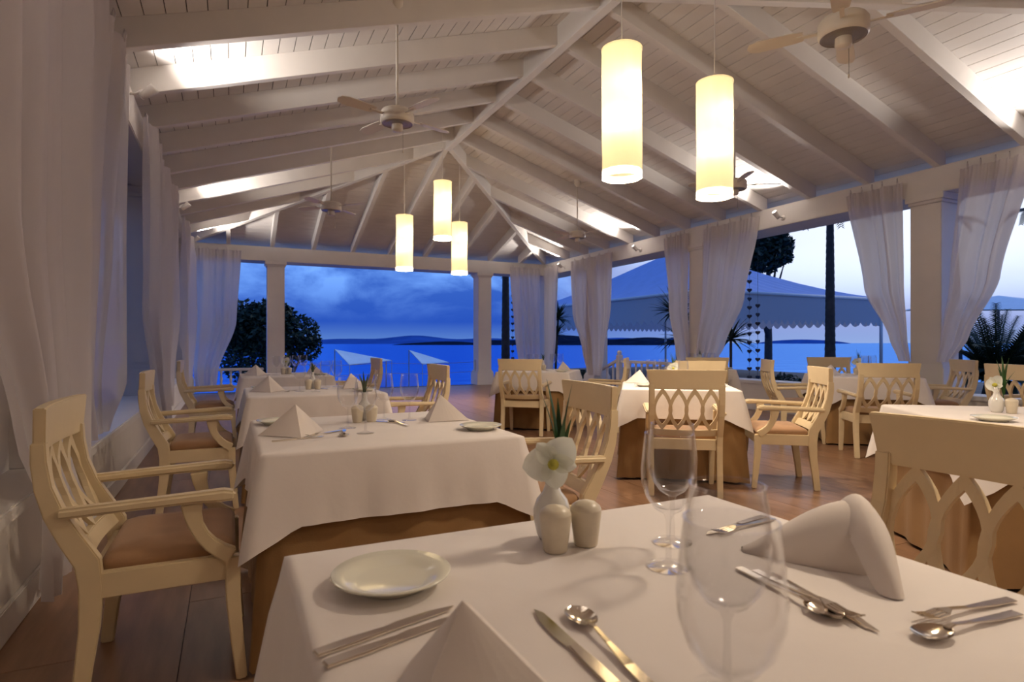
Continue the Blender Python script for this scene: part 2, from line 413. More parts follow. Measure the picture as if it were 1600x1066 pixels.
# ------------------------------------------------------------------ balustrades
def baluster_mb(h):
    return MB().lathe([(.030, 0), (.030, .05), (.018, .07), (.034, .07 + h * .25), (.030, h * .5), (.016, h * .72), (.024, h * .82), (.018, h * .86), (.028, h - .04), (.028, h)], 10)
def balustrade(p0, p1, z0, z1, label, n):
    e = empty('balustrade', (p0[0], p0[1], 0), 0, label, 'balustrade')
    L = math.hypot(p1[0] - p0[0], p1[1] - p0[1]); e.rotation_euler = (0, 0, math.atan2(p1[1] - p0[1], p1[0] - p0[0]))
    MB().box(0, L, -.05, .05, z1 - .06, z1).build('top_rail', 'white', e, bevel=.01)
    MB().box(0, L, -.045, .045, z0, z0 + .06).build('bottom_rail', 'white', e, bevel=.008)
    b0 = baluster_mb(z1 - z0 - .12).build('baluster', 'white', e, smooth=True)
    for i in range(n):
        o = b0 if i == 0 else b0.copy()
        if i: C.objects.link(o)
        o.location = ((i + .5) * L / n, 0, z0 + .06)
    return e
balustrade((XR + .12, 9.05), (XR + .12, 11.35), .08, .74, 'white balustrade with turned balusters in the right bay beside the stairs', 11)
balustrade((XL + .1, YF + .15), (.70, YF + .15), .10, .56, 'low white balustrade at the far left corner', 7)
st = empty('stair_rail', (XR + .12, 11.45, 0), 0, 'sloping white stair rail with newel post at the far right bay', 'stair rail')
MB().box(-.06, .06, -.06, .06, -.2, .86).build('newel_post', 'white', st, bevel=.01)
MB().lathe([(.0, .86), (.05, .87), (.055, .92), (.03, .96), (0, .97)], 12, False).build('newel_cap', 'white', st, smooth=True)
MB().sweep([(0, .05, .74), (0, 1.6, .16)], .08, .06).build('hand_rail', 'white', st, bevel=.01)
MB().sweep([(0, .05, .12), (0, 1.6, -.46)], .07, .05).build('lower_rail', 'white', st, bevel=.01)
for i in range(6):
    y = .25 + i * .24
    MB().box(-.02, .02, y - .02, y + .02, .12 - .36 * y, .74 - .365 * y).build('baluster', 'white', st)
# rope rail across the far opening
rr = empty('rope_rail', (1.2, YF + .2, 0), 0, 'thin rope rail across the far opening to the sea', 'rail')
for x in (0.05, 2.4, 4.85):
    MB().tube([(x, 0, 0), (x, 0, .68)], .012, 8).build('post', 'metal', rr, smooth=True)
for z in (.62, .36):
    MB().tube([(.05, 0, z), (1.2, 0, z - .04), (2.4, 0, z), (3.6, 0, z - .04), (4.85, 0, z)], .005, 6).build('rope', 'metal', rr, smooth=True)

# ------------------------------------------------------------------ curtains
def curtain(label, rows, npl=7, nu=90, nz=36, ties=5, ph=0.0, mtl='curtain', nrm=None):
    # rows: (z, p0, p1, pleat amplitude, bulge)
    rows = sorted(rows, key=lambda r: -r[0]); zs = [r[0] for r in rows]
    e = empty('curtain', (rows[0][1][0], rows[0][1][1], 0), 0, label, 'curtain')
    ox, oy = rows[0][1]; g = []
    def at(z):
        for a, b in zip(rows, rows[1:]):
            if z >= b[0] - 1e-6:
                t = sstep((a[0] - z) / (a[0] - b[0])) * .55 + .45 * (a[0] - z) / (a[0] - b[0])
                return [tuple(lerp(p, q, t) for p, q in zip(a[i], b[i])) for i in (1, 2)] + [lerp(a[3], b[3], t), lerp(a[4], b[4], t)]
        r = rows[-1]; return [r[1], r[2], r[3], r[4]]
    for i in range(nz + 1):
        z = lerp(zs[0], zs[-1], i / nz); p0, p1, amp, bul = at(z)
        dx, dy = p1[0] - p0[0], p1[1] - p0[1]; l = math.hypot(dx, dy) or 1
        if nrm: nx, ny = nrm
        else: nx, ny = -dy / l, dx / l
        row = []
        for j in range(nu + 1):
            u = j / nu
            uu = u + .045 * math.sin(2 * PI * (1.3 * u + .2 * npl)) + .02 * math.sin(z * 1.3 + 5 * u); top_ = max(0, (z - zs[0] + .45) / .45)
            a = amp * (.8 * math.sin(2 * PI * npl * .62 * uu + ph) + .55 * math.sin(2 * PI * npl * .29 * uu + 1.7 + ph + z * .35) + .22 * math.sin(2 * PI * npl * 1.37 * uu + .6)) * (1 - .35 * top_) + .012 * top_ * math.sin(2 * PI * npl * 2.3 * u) + bul * math.sin(PI * u)
            row.append((p0[0] + dx * u + nx * a - ox, p0[1] + dy * u + ny * a - oy, z))
        g.append(row)
    MB().grid(g).build('curtain_panel', mtl, e, smooth=True)
    for k in range(ties):
        j = int((k + .5) / ties * nu); p = Vector(g[0][j])
        MB().tube([p + Vector((0, 0, -.02)), p + Vector((.012, 0, .03)), p + Vector((0, 0, .07)), p + Vector((-.012, 0, .03)), p + Vector((0, 0, -.02))], .006, 6).build('tie_loop', 'curtain', e, smooth=True)
    return e
xi = XL + .07
curtain('large sheer curtain at the left edge hanging down behind the near chair', [(3.30, (xi, 2.2), (xi, 3.75), .055, 0), (1.6, (xi, 2.35), (xi, 3.75), .055, .05), (.75, (xi, 2.95), (xi, 3.8), .045, .05), (.45, (xi + .06, 3.0), (xi + .06, 3.55), .03, .03), (.06, (xi + .05, 3.05), (xi + .05, 3.5), .03, .05)], 8)
curtain('billowing sheer curtain just beyond the nearest left column', [(3.30, (xi, 3.95), (xi, 5.45), .05, 0), (1.8, (xi, 4.0), (xi, 5.25), .05, .10), (.85, (xi, 4.15), (xi, 5.25), .05, .22), (.53, (xi - .05, 4.4), (xi - .05, 4.9), .03, .05)], 6)
curtain('sheer curtain on the near side of the middle left column', [(3.28, (xi, 6.45), (xi, 8.4), .06, 0), (1.5, (xi, 6.9), (xi, 8.4), .06, .08), (.7, (xi, 7.7), (xi, 8.4), .04, .06), (.05, (xi + .05, 7.8), (xi + .05, 8.3), .04, .04)], 8)
curtain('sheer curtain on the far side of the middle left column', [(3.28, (xi, 8.95), (xi, 10.3), .06, 0), (1.6, (xi + .05, 9.0), (xi + .05, 10.8), .06, .20), (.7, (xi, 9.0), (xi, 9.9), .05, .15), (.3, (xi, 9.0), (xi, 9.5), .04, .04)], 7)
curtain('sheer curtain near the far left corner on the side wall', [(3.28, (xi, 11.4), (xi, 13.6), .06, 0), (1.6, (xi + .05, 11.8), (xi + .05, 13.5), .06, .2), (.6, (xi, 12.3), (xi, 13.2), .05, .1), (.05, (xi, 12.4), (xi, 13.0), .04, .04)], 8)
yi = YF - .07
curtain('sheer curtain tied back in the far left corner', [(3.24, (XL + .05, yi), (.22, yi), .05, 0), (1.6, (XL + .05, yi), (.12, yi), .05, 0), (.5, (XL + .05, yi), (-.25, yi), .04, 0), (.05, (XL + .1, yi), (-.3, yi), .03, 0)], 6)
curtain('sheer curtain on the far wall at the right corner', [(3.24, (6.98, yi), (7.95, yi), .05, 0), (1.4, (7.15, yi), (7.95, yi), .05, 0), (.1, (7.35, yi), (7.95, yi), .04, 0)], 7)
xr = XR - .07
curtain('sheer curtain on the right wall at the far corner', [(3.26, (xr, 14.75), (xr, 14.0), .05, 0), (1.4, (xr, 14.75), (xr, 14.15), .045, 0), (.1, (xr, 14.7), (xr, 14.4), .04, 0)], 4)
curtain('full sheer curtain over the column right of the dracaena', [(3.26, (xr, 13.35), (xr, 11.42), .06, 0), (1.9, (xr, 13.2), (xr, 11.5), .06, .04), (.95, (xr, 12.75), (xr, 11.75), .05, .04), (.35, (xr, 12.5), (xr, 11.9), .04, .02)], 9)
curtain('tied sheer curtain with pleats left of the heart garlands column', [(3.28, (xr, 9.65), (xr, 8.95), .05, 0), (1.8, (xr, 9.5), (xr, 8.98), .05, 0), (1.0, (xr, 9.3), (xr, 8.9), .04, 0), (.62, (xr, 9.2), (xr, 8.9), .03, 0)], 5)
curtain('tied sheer curtain swept left beside the heart garlands', [(3.28, (xr, 8.55), (xr, 7.25), .05, 0), (1.9, (xr, 8.6), (xr, 7.6), .05, 0), (1.1, (xr, 8.75), (xr, 8.05), .045, 0), (.62, (xr, 8.8), (xr, 8.4), .03, 0)], 7)
curtain('sheer curtain swept right to the broad right column', [(3.26, (xr, 5.68), (xr, 4.86), .05, 0), (1.9, (xr, 5.42), (xr, 4.84), .05, 0), (1.2, (xr, 5.05), (xr, 4.8), .03, 0), (.90, (xr, 4.92), (xr, 4.76), .025, 0)], 6)
curtain('sheer curtain swept left to the broad column at the right edge', [(3.26, (xr, 4.18), (xr, 3.45), .05, 0), (1.9, (xr, 4.32), (xr, 3.78), .05, 0), (1.2, (xr, 4.42), (xr, 4.10), .035, 0), (.90, (xr, 4.46), (xr, 4.28), .025, 0)], 5)

# ------------------------------------------------------------------ pendants, spotlights, fans
def pendant(x, y, zb, label, hgt=1.01, rad=.155):
    e = empty('pendant_lamp', (x, y, zb), 0, label, 'lamp', 'cylinder pendant lamps')
    n = 40; rings = [[((rad + .004 * math.sin(9 * t + z * 5)) * math.cos(t), (rad + .004 * math.sin(9 * t + z * 5)) * math.sin(t), z) for t in [2 * PI * j / n for j in range(n)]] for z in [hgt * i / 12 for i in range(13)]]
    MB().loops(rings, True, False).build('lamp_shade', 'shade', e, smooth=True)
    MB().lathe([(rad + .005, hgt - .005), (rad + .005, hgt + .01), (.02, hgt + .02)], 32, False).build('top_cap', 'shade', e, smooth=True)
    top = under(x, y) + RD - zb
    MB().tube([(0, 0, hgt), (0, 0, hgt + .09)], [.016, .006], 10).build('cord_grip', 'fan', e, smooth=True)
    MB().tube([(0, 0, hgt), (0, 0, top)], .005, 6).build('cord', 'white', e)
    MB().lathe([(0, top - .06), (.035, top - .05), (.045, top - .01), (.045, top + .03)], 16, False).build('ceiling_rose', 'white', e, smooth=True)
    for i, z in enumerate((hgt * .42, hgt * .70)):
        b = MB().lathe([(0, -.05), (.02, -.045), (.03, -.02), (.028, .01), (.014, .04), (0, .045)], 12, False).build('bulb', 'bulb', e, smooth=True)
        b.location = (.05 * (1 if i else -1), .02, z)
        l = bpy.data.lights.new('pendant_bulb_light', 'POINT'); l.energy = PENDANT_BULB; l.color = WARM; l.shadow_soft_size = .035
        lo = bpy.data.objects.new('bulb_light', l); C.objects.link(lo); lo.parent = e; lo.location = (.05 * (1 if i else -1), -.06, z)
    l = bpy.data.lights.new('pendant_down_light', 'AREA'); l.shape = 'DISK'; l.size = .26; l.energy = PENDANT_DOWN; l.color = WARM
    lo = bpy.data.objects.new('down_light', l); C.objects.link(lo); lo.parent = e; lo.location = (0, 0, .06)
    return e
def pend_px(px, d): 
    r = (px - 800) / FPX * d; return cw(r, d)
x, y = pend_px(971.5, 4.68); pendant(x, y, 1.14 + (536 - 279) / FPX * 4.68, 'large glowing cream cylinder lamp at the upper right, the left of the near pair')
x, y = pend_px(1116.5, 5.25); pendant(x, y, 1.14 + (536 - 309) / FPX * 5.25, 'large glowing cream cylinder lamp at the upper right, the right of the near pair')
x, y = pend_px(632, 11.0); pendant(x, y, 1.14 + (536 - 423) / FPX * 11.0, 'far glowing cylinder lamp, left one of the three below the hip')
x, y = pend_px(691.5, 10.4); pendant(x, y, 1.14 + (536 - 375) / FPX * 10.4, 'far glowing cylinder lamp, highest of the three below the hip')
x, y = pend_px(718, 11.7); pendant(x, y, 1.14 + (536 - 429) / FPX * 11.7, 'far glowing cylinder lamp, right one of the three below the hip')
# one more pendant out of view, added to light the foreground table
pendant(2.35, 1.15, 2.55, 'unseen cylinder lamp added near the foreground table for its light')

def spotlight(x, y, z, inx, label, lit=True, power=None):
    e = empty('spotlight', (x, y, z), 0, label, 'spotlight', 'spotlights on the eaves beams')
    MB().lathe([(0, -.01), (.045, -.01), (.045, .012), (0, .015)], 16, False, Matrix.Rotation(PI / 2 * inx, 4, 'Y')).build('base_plate', 'white', e, smooth=True)
    MB().tube([(0, 0, 0), (.07 * inx, 0, .01), (.12 * inx, 0, .05)], .012, 8).build('arm', 'white', e, smooth=True)
    d = Vector((.72 * inx, 0, .69)).normalized(); c0 = Vector((.12 * inx, 0, .0)); q = d.to_track_quat('Z', 'Y').to_matrix().to_4x4()
    m = Matrix.Translation(c0) @ q
    MB().lathe([(0, -.02), (.028, -.02), (.034, .02), (.044, .10), (.044, .12), (.036, .12)], 16, False, m).build('lamp_head', 'white', e, smooth=True)
    MB().lathe([(0, .112), (.036, .112)], 16, False, m).build('lens', 'hotlens', e)
    l = bpy.data.lights.new('eaves_spot', 'SPOT'); l.energy = power or SPOT_W; l.color = WARMW; l.spot_size = math.radians(125); l.spot_blend = .9; l.shadow_soft_size = .04
    lo = bpy.data.objects.new('spot_light', l); C.objects.link(lo); lo.parent = e; lo.location = c0 + d * .135; lo.rotation_euler = (-d).to_track_quat('Z', 'Y').to_euler()
zs = 3.17
for y, nm in ((3.1, 'right of the frame'), (6.8, 'above the heart garlands'), (10.5, 'above the balustrade bay'), (13.75, 'at the far right corner')):
    spotlight(XR, y, zs, -1, 'small white spotlight on the right eaves beam ' + nm)
for y, nm in ((2.17, 'out at the near end'), (5.87, 'beside the billowing curtain'), (10.5, 'half way along'), (13.75, 'at the far left corner')):
    spotlight(XL, y, zs + .06, 1, 'small white spotlight on the left eaves beam ' + nm)

def fan(x, y, z, label, spin):
    e = empty('ceiling_fan', (x, y, z), 0, label, 'fan', 'white ceiling fans')
    top = under(x, y) + RD - z
    MB().tube([(0, 0, .08), (0, 0, top)], .012, 10).build('down_rod', 'fan', e, smooth=True)
    MB().lathe([(.02, top - .12), (.055, top - .07), (.06, top - .02), (.06, top + .03)], 20, False).build('canopy', 'fan', e, smooth=True)
    MB().lathe([(0, .10), (.05, .10), (.135, .085), (.152, .06), (.155, -.01), (.148, -.035), (.14, -.04)], 36, False).build('motor_housing', 'fan', e, smooth=True)
    MB().lathe([(.14, -.038), (.12, -.032), (.105, -.042), (.09, -.036), (.06, -.044), (.0, -.044)], 36, False).build('vented_base', 'metal', e, smooth=True)
    MB().lathe([(.05, -.04), (.052, -.09), (.045, -.105), (0, -.108)], 24, False).build('switch_cup', 'fan', e, smooth=True)
    MB().tube([(.05, 0, -.08), (.055, 0, -.10), (.055, 0, -.27)], .002, 5).build('pull_chain', 'metal', e)
    MB().lathe([(0, -.30), (.006, -.295), (.007, -.28), (.004, -.27), (0, -.268)], 8, False, Matrix.Translation((.055, 0, 0))).build('chain_knob', 'fan', e, smooth=True)
    for i in range(4):
        m = Matrix.Rotation(spin + i * PI / 2, 4, 'Z') @ Matrix.Rotation(math.radians(11), 4, 'X')
        b = MB()
        o = [(.24, -.045), (.30, -.055), (.52, -.062), (.58, -.045), (.60, 0), (.58, .045), (.52, .062), (.30, .055), (.24, .045)]
        b.loops([[(px_, py_, .028) for px_, py_ in o], [(px_, py_, .036) for px_, py_ in o]], True, True, m)
        bl = b.build('blade', 'fan', e)
        MB().box(.13, .28, -.014, .014, .02, .03, m).build('blade_iron', 'fan', bl)
fan(1.39, 5.4, 3.20, 'white ceiling fan on a long rod over the left tables, the nearer', .35)
fan(1.39, 9.38, 3.20, 'white ceiling fan on the left slope near the far end', .8)
fan(6.05, 9.8, 3.20, 'white ceiling fan on the right slope near the far end', .2)
fan(5.95, 5.75, 3.18, 'white ceiling fan half hidden behind the right near lamp', 1.1)
fan(3.66, 2.60, 3.20, 'big white ceiling fan with pull chain at the top right', .6)

# ------------------------------------------------------------------ chairs
CH = .945
YBP = ((0, -.225), (.12, -.212), (.28, -.192), (.44, -.188), (.52, -.232), (.60, -.276), (.68, -.305), (.76, -.319), (.84, -.321), (1.0, -.308))
def yb(z):            # side line of the back posts, front is +y
    for (a, p), (b, q) in zip(YBP, YBP[1:]):
        if z <= b: return lerp(p, q, (z - a) / (b - a))
    return YBP[-1][1]
def bow(x): return -.022 * (1 - (x / .27) ** 2)
def chair_proto():
    e = empty('armchair', (0, 0, 0))
    for s in (-1, 1):
        zs_ = [0, .12, .25, .38, .46, .54, .62, .70, .78, .84]
        MB().sweep([(s * .245, yb(z), z) for z in zs_], .042, [.042, .046, .054, .064, .068, .062, .054, .046, .042, .038]).build('back_post', 'chair', e, bevel=.004)
        MB().sweep([(s * .245, .235, 0), (s * .245, .222, .12), (s * .245, .208, .28), (s * .245, .205, .42)], [.034, .040, .044, .044], [.034, .04, .046, .05]).build('front_leg', 'chair', e, bevel=.004)
        # arm with rounded end
        pts = [(s * .262, yb(.625) + .01, .622), (s * .268, -.1, .628), (s * .27, .1, .634), (s * .27, .18, .634), (s * .27, .215, .630)]
        a = MB().sweep(pts, [.046, .046, .05, .054, .05], [.032, .032, .034, .040, .03]).build('arm', 'chair', e, bevel=.009, seg=3)
        c = []
        for i in range(7):
            t = i / 6; c.append((s * .258, .085 + .120 * (1 - math.cos(t * PI / 2)) ** 1.1, lerp(.615, .425, math.sin(t * PI / 2) * .45 + t * .55)))
        MB().sweep(c, .036, [.066, .052, .044, .042, .044, .048, .052]).build('arm_support', 'chair', e, bevel=.004)
        MB().box(s * .245 - .016, s * .245 + .016, -.18, .20, .345, .425).build('seat_rail', 'chair', e, bevel=.003)
    MB().box(-.235, .235, .185, .215, .345, .425).build('seat_rail', 'chair', e, bevel=.003)
    MB().box(-.235, .235, -.20, -.17, .345, .425).build('seat_rail', 'chair', e, bevel=.003)
    # cushion
    rings = []
    for z, g in ((.42, .0), (.447, .0), (.465, .012), (.478, .04), (.486, .10)):
        w, y0, y1 = .232 - g, -.172 + g, .215 - g; r = .03; o = []
        for cx_, cy_, a0 in ((w - r, y1 - r, 0), (-w + r, y1 - r, 90), (-w + r, y0 + r, 180), (w - r, y0 + r, 270)):
            for q in (0, 30, 60, 90):
                t = math.radians(a0 + q); o.append((cx_ + r * math.cos(t), cy_ + r * math.sin(t), z))
        rings.append(o)
    MB().loops(rings).build('seat_cushion', 'cushion', e, smooth=True)
    def slab(zx, th=.022, lo=-.012):
        rf, rb = [], []
        return zx
    # crest rail, flared and bowed
    rows = []
    N = 12
    def rail(z0, z1, w0, w1, th, name, arch=0):
        g = []
        for i in range(N + 1):
            u = i / N * 2 - 1; ring = []
            for (z, w, off) in ((z0, w0, -th / 2), (z0, w0, th / 2), (z1, w1, th / 2), (z1, w1, -th / 2)):
                zz = z + (arch * (1 - u * u)) * (1 if z == z1 else 1)
                ring.append((u * w, yb(z) + bow(u * .27) + off, zz))
            g.append(ring)
        return MB().loops(g).build(name, 'chair', e, bevel=.004)
    rail(.805, CH, .255, .282, .032, 'crest_rail')
    rail(.455, .505, .228, .228, .026, 'lower_back_rail', -.006)
    # interlaced pointed ovals
    z0, z1 = .495, .815; zc = (z0 + z1) / 2; hh = (z1 - z0) / 2; P = .112
    for k in range(4):
        xc = (k - 1.5) * P; wo, stroke = P * .5 + .0145, .0225
        def pt(u, w, h):            # vesica outline
            t = u * 2 * PI; sx = math.sin(t); sz = math.cos(t)
            zz = h * sz; xx = w * (1 - (abs(zz) / h) ** 2.0) * (1 if sx >= 0 else -1)
            return xx, zz
        n = 28; f = []
        for ring_w, ring_h in ((wo, hh), (wo - stroke, hh - stroke * 2.2)):
            pass
        g = []
        for i in range(n):
            u = i / n
            xo, zo = pt(u, wo, hh); xi_, zi = pt(u, wo - stroke, hh - stroke * 2.0)
            ring = []
            for (xx, zz, off) in ((xo, zo, .009), (xi_, zi, .009), (xi_, zi, -.009), (xo, zo, -.009)):
                X = xc + xx; Z = zc + zz; X = max(-.23, min(.23, X)); ring.append((X, yb(Z) + bow(X) + off, Z))
            g.append(ring)
        g.append(g[0])
        MB().loops(g, True, False).build('lattice_oval', 'chair', e)
    return e
proto = chair_proto(); used = [False]
def chair(x, y, fx, fy, label):
    o = proto if not used[0] else copy_tree(proto); used[0] = True
    o.location = (x, y, 0); o.rotation_euler = (0, 0, math.atan2(-fx, fy))
    return tag(o, label, 'chair', 'cream lattice-back armchairs')
chair(-.20, 2.47, 1, 0, 'cream wooden armchair nearest the camera at the lower left beside the low wall')
chair(-.20, 4.75, 1, 0, 'cream armchair against the left wall at the third table of the left row')
chair(-.18, 7.45, 1, 0, 'farthest cream armchair along the left wall')
chair(1.33, .80, -1, 0, 'cream armchair at the right edge, its big oval lattice behind the foreground table')
chair(1.265, 2.5, -1, .12, 'cream armchair behind the foreground orchid, right of the second table')
chair(1.37, 5.1, -1, 0, 'cream armchair with its back against the sea, right of the third table')
chair(1.37, 7.6, -1, 0, 'cream armchair under the left shade sail, right of the farthest left table')
F1 = (.593, .805); R1 = (.805, -.593)
chair(3.17, 3.59, F1[0], F1[1], 'cream armchair seen from behind in front of the centre table')
chair(4.05, 3.45, -R1[0], -R1[1], 'cream armchair in side view at the right of the centre table')
chair(4.39, 4.67, -F1[0], -F1[1], 'cream armchair on the far side of the centre table')
chair(5.92, 3.86, F1[0], F1[1], 'cream armchair seen from behind at the table by the broad column')
chair(6.00, 4.86, R1[0], R1[1], 'cream armchair in side view left of the table by the broad column')
chair(7.40, 4.14, -R1[0], -R1[1], 'cream armchair right of the table by the broad column, under the column base')
chair(7.19, 5.20, -F1[0], -F1[1], 'cream armchair on the window side of the table by the broad column')
F7 = (.643, .766); R7 = (.766, -.643)
chair(3.37, 6.69, F7[0], F7[1], 'cream armchair seen from behind at the far middle table')
chair(4.42, 6.55, -R7[0], -R7[1], 'cream armchair in side view right of the far middle table')
chair(5.95, 6.3, F1[0], F1[1], 'cream armchair whose crest shows beyond the centre table')
chair(6.70, 2.80, .9, -.35, 'cream armchair cut by the right edge of the frame near the cycad')

# ------------------------------------------------------------------ tables, skirts, cloths
TZ = .755
def rsq(half, r, n=12):
    o = []
    for cx_, cy_, a0 in ((half - r, half - r, 0), (-half + r, half - r, 90), (-half + r, -half + r, 180), (half - r, -half + r, 270)):
        for q in range(n + 1):
            t = math.radians(a0 + 90 * q / n); o.append((cx_ + r * math.cos(t), cy_ + r * math.sin(t)))
    return o
def perim(half, n_side=26):
    # points around the square with a corner weight 0..1 and outward normal
    out = []
    for k in range(4):
        for i in range(n_side):
            u = -1 + 2 * i / n_side
            x_, y_ = ((1, u), (-u, 1), (-1, -u), (u, -1))[k]
            cwt = max(0, (abs(u) - .74) / .26) ** 1.3
            nx, ny = ((1, 0), (0, 1), (-1, 0), (0, -1))[k]
            if cwt > 0:
                dx, dy = (math.copysign(1, x_) / math.sqrt(2), math.copysign(1, y_) / math.sqrt(2))
                nx, ny = lerp(nx, dx, sstep(cwt)), lerp(ny, dy, sstep(cwt))
            out.append((x_ * half, y_ * half, nx, ny, cwt, k + u))
    return out
def table(x, y, rot, half, where, seed, drop=.255):
    rnd = random.Random(seed)
    t = empty('dining_table', (x, y, 0), rot, 'square dining table frame under the cloths of ' + where, 'table', 'square dining tables')
    MB().box(-half + .02, half - .02, -half + .02, half - .02, TZ - .035, TZ - .006).build('tabletop', 'chair', t)
    for sx in (-1, 1):
        for sy in (-1, 1):
            q = half - .09; MB().box(sx * q - .025, sx * q + .025, sy * q - .025, sy * q + .025, 0, TZ - .035).build('leg', 'chair', t)
    # brown floor-length skirt with corner pleats
    sk = []; P = perim(half - .012, 34)
    for z, k in ((TZ - .005, 0), (TZ - .02, .02), (.5, .35), (.25, .7), (.02, 1)):
        row = []
        for (px_, py_, nx, ny, cwt, s_) in P:
            pl = .010 * math.sin(s_ * 14 + seed) * k + .10 * cwt * k * (.55 + .45 * math.cos(s_ * 26)) + .012 * k
            row.append((px_ + nx * pl, py_ + ny * pl, z))
        sk.append(row)
    o = MB().loops(sk, True, False).build('table_skirt', 'skirt', None, smooth=True); o.location = (x, y, 0); o.rotation_euler = (0, 0, rot)
    tag(o, 'brown pleated skirt reaching the floor around ' + where, 'table skirt', 'brown table skirts')
    # white overlay cloth
    P = perim(half, 30); rows = []
    h2 = half
    ph = rnd.random() * 6
    prof = [(-.010, 0, 0), (-.003, .0015, .01), (.001, .006, .02), (.003, .014, .03), (.008, .05, .12), (.014, .10, .35), (.018, .16, .6), (.022, .21, .85), (.026, .25, 1.0)]
    for out_, dz, k in prof:
        row = []
        for (px_, py_, nx, ny, cwt, s_) in P:
            dr = dz / .25 * drop * (1 + .38 * cwt * k)
            ripple = (.007 * math.sin(s_ * 9 + ph) + .004 * math.sin(s_ * 23 + ph * 2)) * k
            flare = cwt * k * .075
            rr_ = out_ + ripple + flare
            shrink = .985 if out_ < 0 else 1
            row.append((px_ * shrink + nx * rr_, py_ * shrink + ny * rr_, TZ + .002 - dr))
        rows.append(row)
    m = MB(); m.loops(rows, True, False)
    n = len(P); base = len(m.v)
    m.v.append((0, 0, TZ + .002))
    for j in range(n): m.f.append((base, j, (j + 1) % n))
    o = m.build('tablecloth', 'cloth', None, smooth=True); o.location = (x, y, 0); o.rotation_euler = (0, 0, rot)
    tag(o, 'white square tablecloth with hanging corners on ' + where, 'tablecloth', 'white tablecloths')
    return (x, y, rot, half, where)
RT = math.radians(-36.5)
T1 = table(.595, .645, 0, .505, 'the foreground table', 1)
T2 = table(.595, 2.71, 0, .505, 'the second left-row table', 2)
T3 = table(.60, 5.05, 0, .495, 'the third left-row table', 3)
T4 = table(.60, 7.65, 0, .495, 'the farthest left-row table', 4)
T5 = table(3.62, 4.18, RT, .475, 'the centre table', 5, .24)
T6 = table(6.72, 4.56, RT, .48, 'the table by the broad column', 6, .24)
T7 = table(3.87, 7.26, math.radians(-40), .49, 'the far middle table', 7, .24)
T8 = table(3.79, 1.66, RT, .50, 'the table at the right edge', 8)
T10 = table(6.45, 6.95, RT, .47, 'the table behind the centre table', 9, .24)

# ------------------------------------------------------------------ tableware
ZC = TZ + .0025
def cache(fn):
    store = {}
    def f(*a, **k):
        if 'o' not in store: store['o'] = fn(); return store['o']
        return copy_tree(store['o'])
    return f
@cache
def new_glass():
    e = empty('wine_glass')
    MB().lathe([(0, .0), (.033, .0), (.034, .002), (.012, .006), (.0045, .012), (.0038, .05), (.004, .075), (.0075, .086)], 28, False).build('stem_and_foot', 'glass', e, smooth=True)
    MB().lathe([(.0075, .086), (.022, .096), (.034, .113), (.0415, .137), (.0425, .158), (.040, .185), (.0365, .218), (.0370, .2195), (.0352, .2195), (.0386, .185), (.0411, .158), (.0401, .138), (.0325, .115), (.0205, .099), (.0, .093)], 36, False).build('bowl', 'glass', e, smooth=True)
    for c_ in e.children: c_.scale = (1.1, 1.1, 1.04)
    return e
@cache
def new_plate():
    return MB().lathe([(0, .004), (.052, .004), (.054, 0), (.058, 0), (.060, .005), (.070, .010), (.092, .019), (.0935, .021), (.092, .0225), (.070, .0145), (.060, .010), (.054, .008), (0, .008)], 48, False).build('side_plate', 'plate', None, smooth=True)
@cache
def new_shaker():
    e = empty('shaker')
    MB().lathe([(0, 0), (.021, 0), (.0225, .003), (.0295, .062), (.0295, .068)], 28, False).build('body', 'shaker', e, smooth=True)
    MB().lathe([(.0295, .068), (.027, .074), (.018, .081), (.006, .0845), (0, .085)], 28, False).build('dome_top', 'shaker', e, smooth=True)
    return e
@cache
def new_vase():
    e = empty('bud_vase')
    MB().lathe([(0, 0), (.024, 0), (.030, .012), (.036, .04), (.037, .058), (.030, .078), (.018, .093), (.013, .108), (.0125, .125), (.016, .138), (.0135, .138), (.010, .124), (0, .12)], 32, False).build('body', 'ceramic', e, smooth=True)
    return e
def petal_mb(l, w, cup, mtx, n=8):
    rows = []
    for i in range(n + 1):
        t = i / n; ww = w * math.sin(PI * min(1, .08 + .92 * t ** .75)) ** .6 if 0 < t < 1 else .001
        rows.append([(ww * u, l * t, cup * (u * u) * (math.sin(PI * t)) + cup * .8 * t * t - .3 * cup * math.sin(PI * t)) for u in (-1, -.6, -.25, 0, .25, .6, 1)])
    return MB().grid(rows, mtx)
def blade_mb(l, w, bend, mtx, n=8):
    rows = []
    for i in range(n + 1):
        t = i / n; ww = w * (1 - t ** 2.2) * (.5 + .5 * min(1, t * 4)) + .0005
        rows.append([(ww * u, bend * t * t, l * t * (1 - .15 * t * abs(bend) / max(l, .01)) + 0 * u) if u else (0, bend * t * t - ww * .35, l * t * (1 - .15 * t * abs(bend) / max(l, .01))) for u in (-1, 0, 1)])
    return MB().grid(rows, mtx)
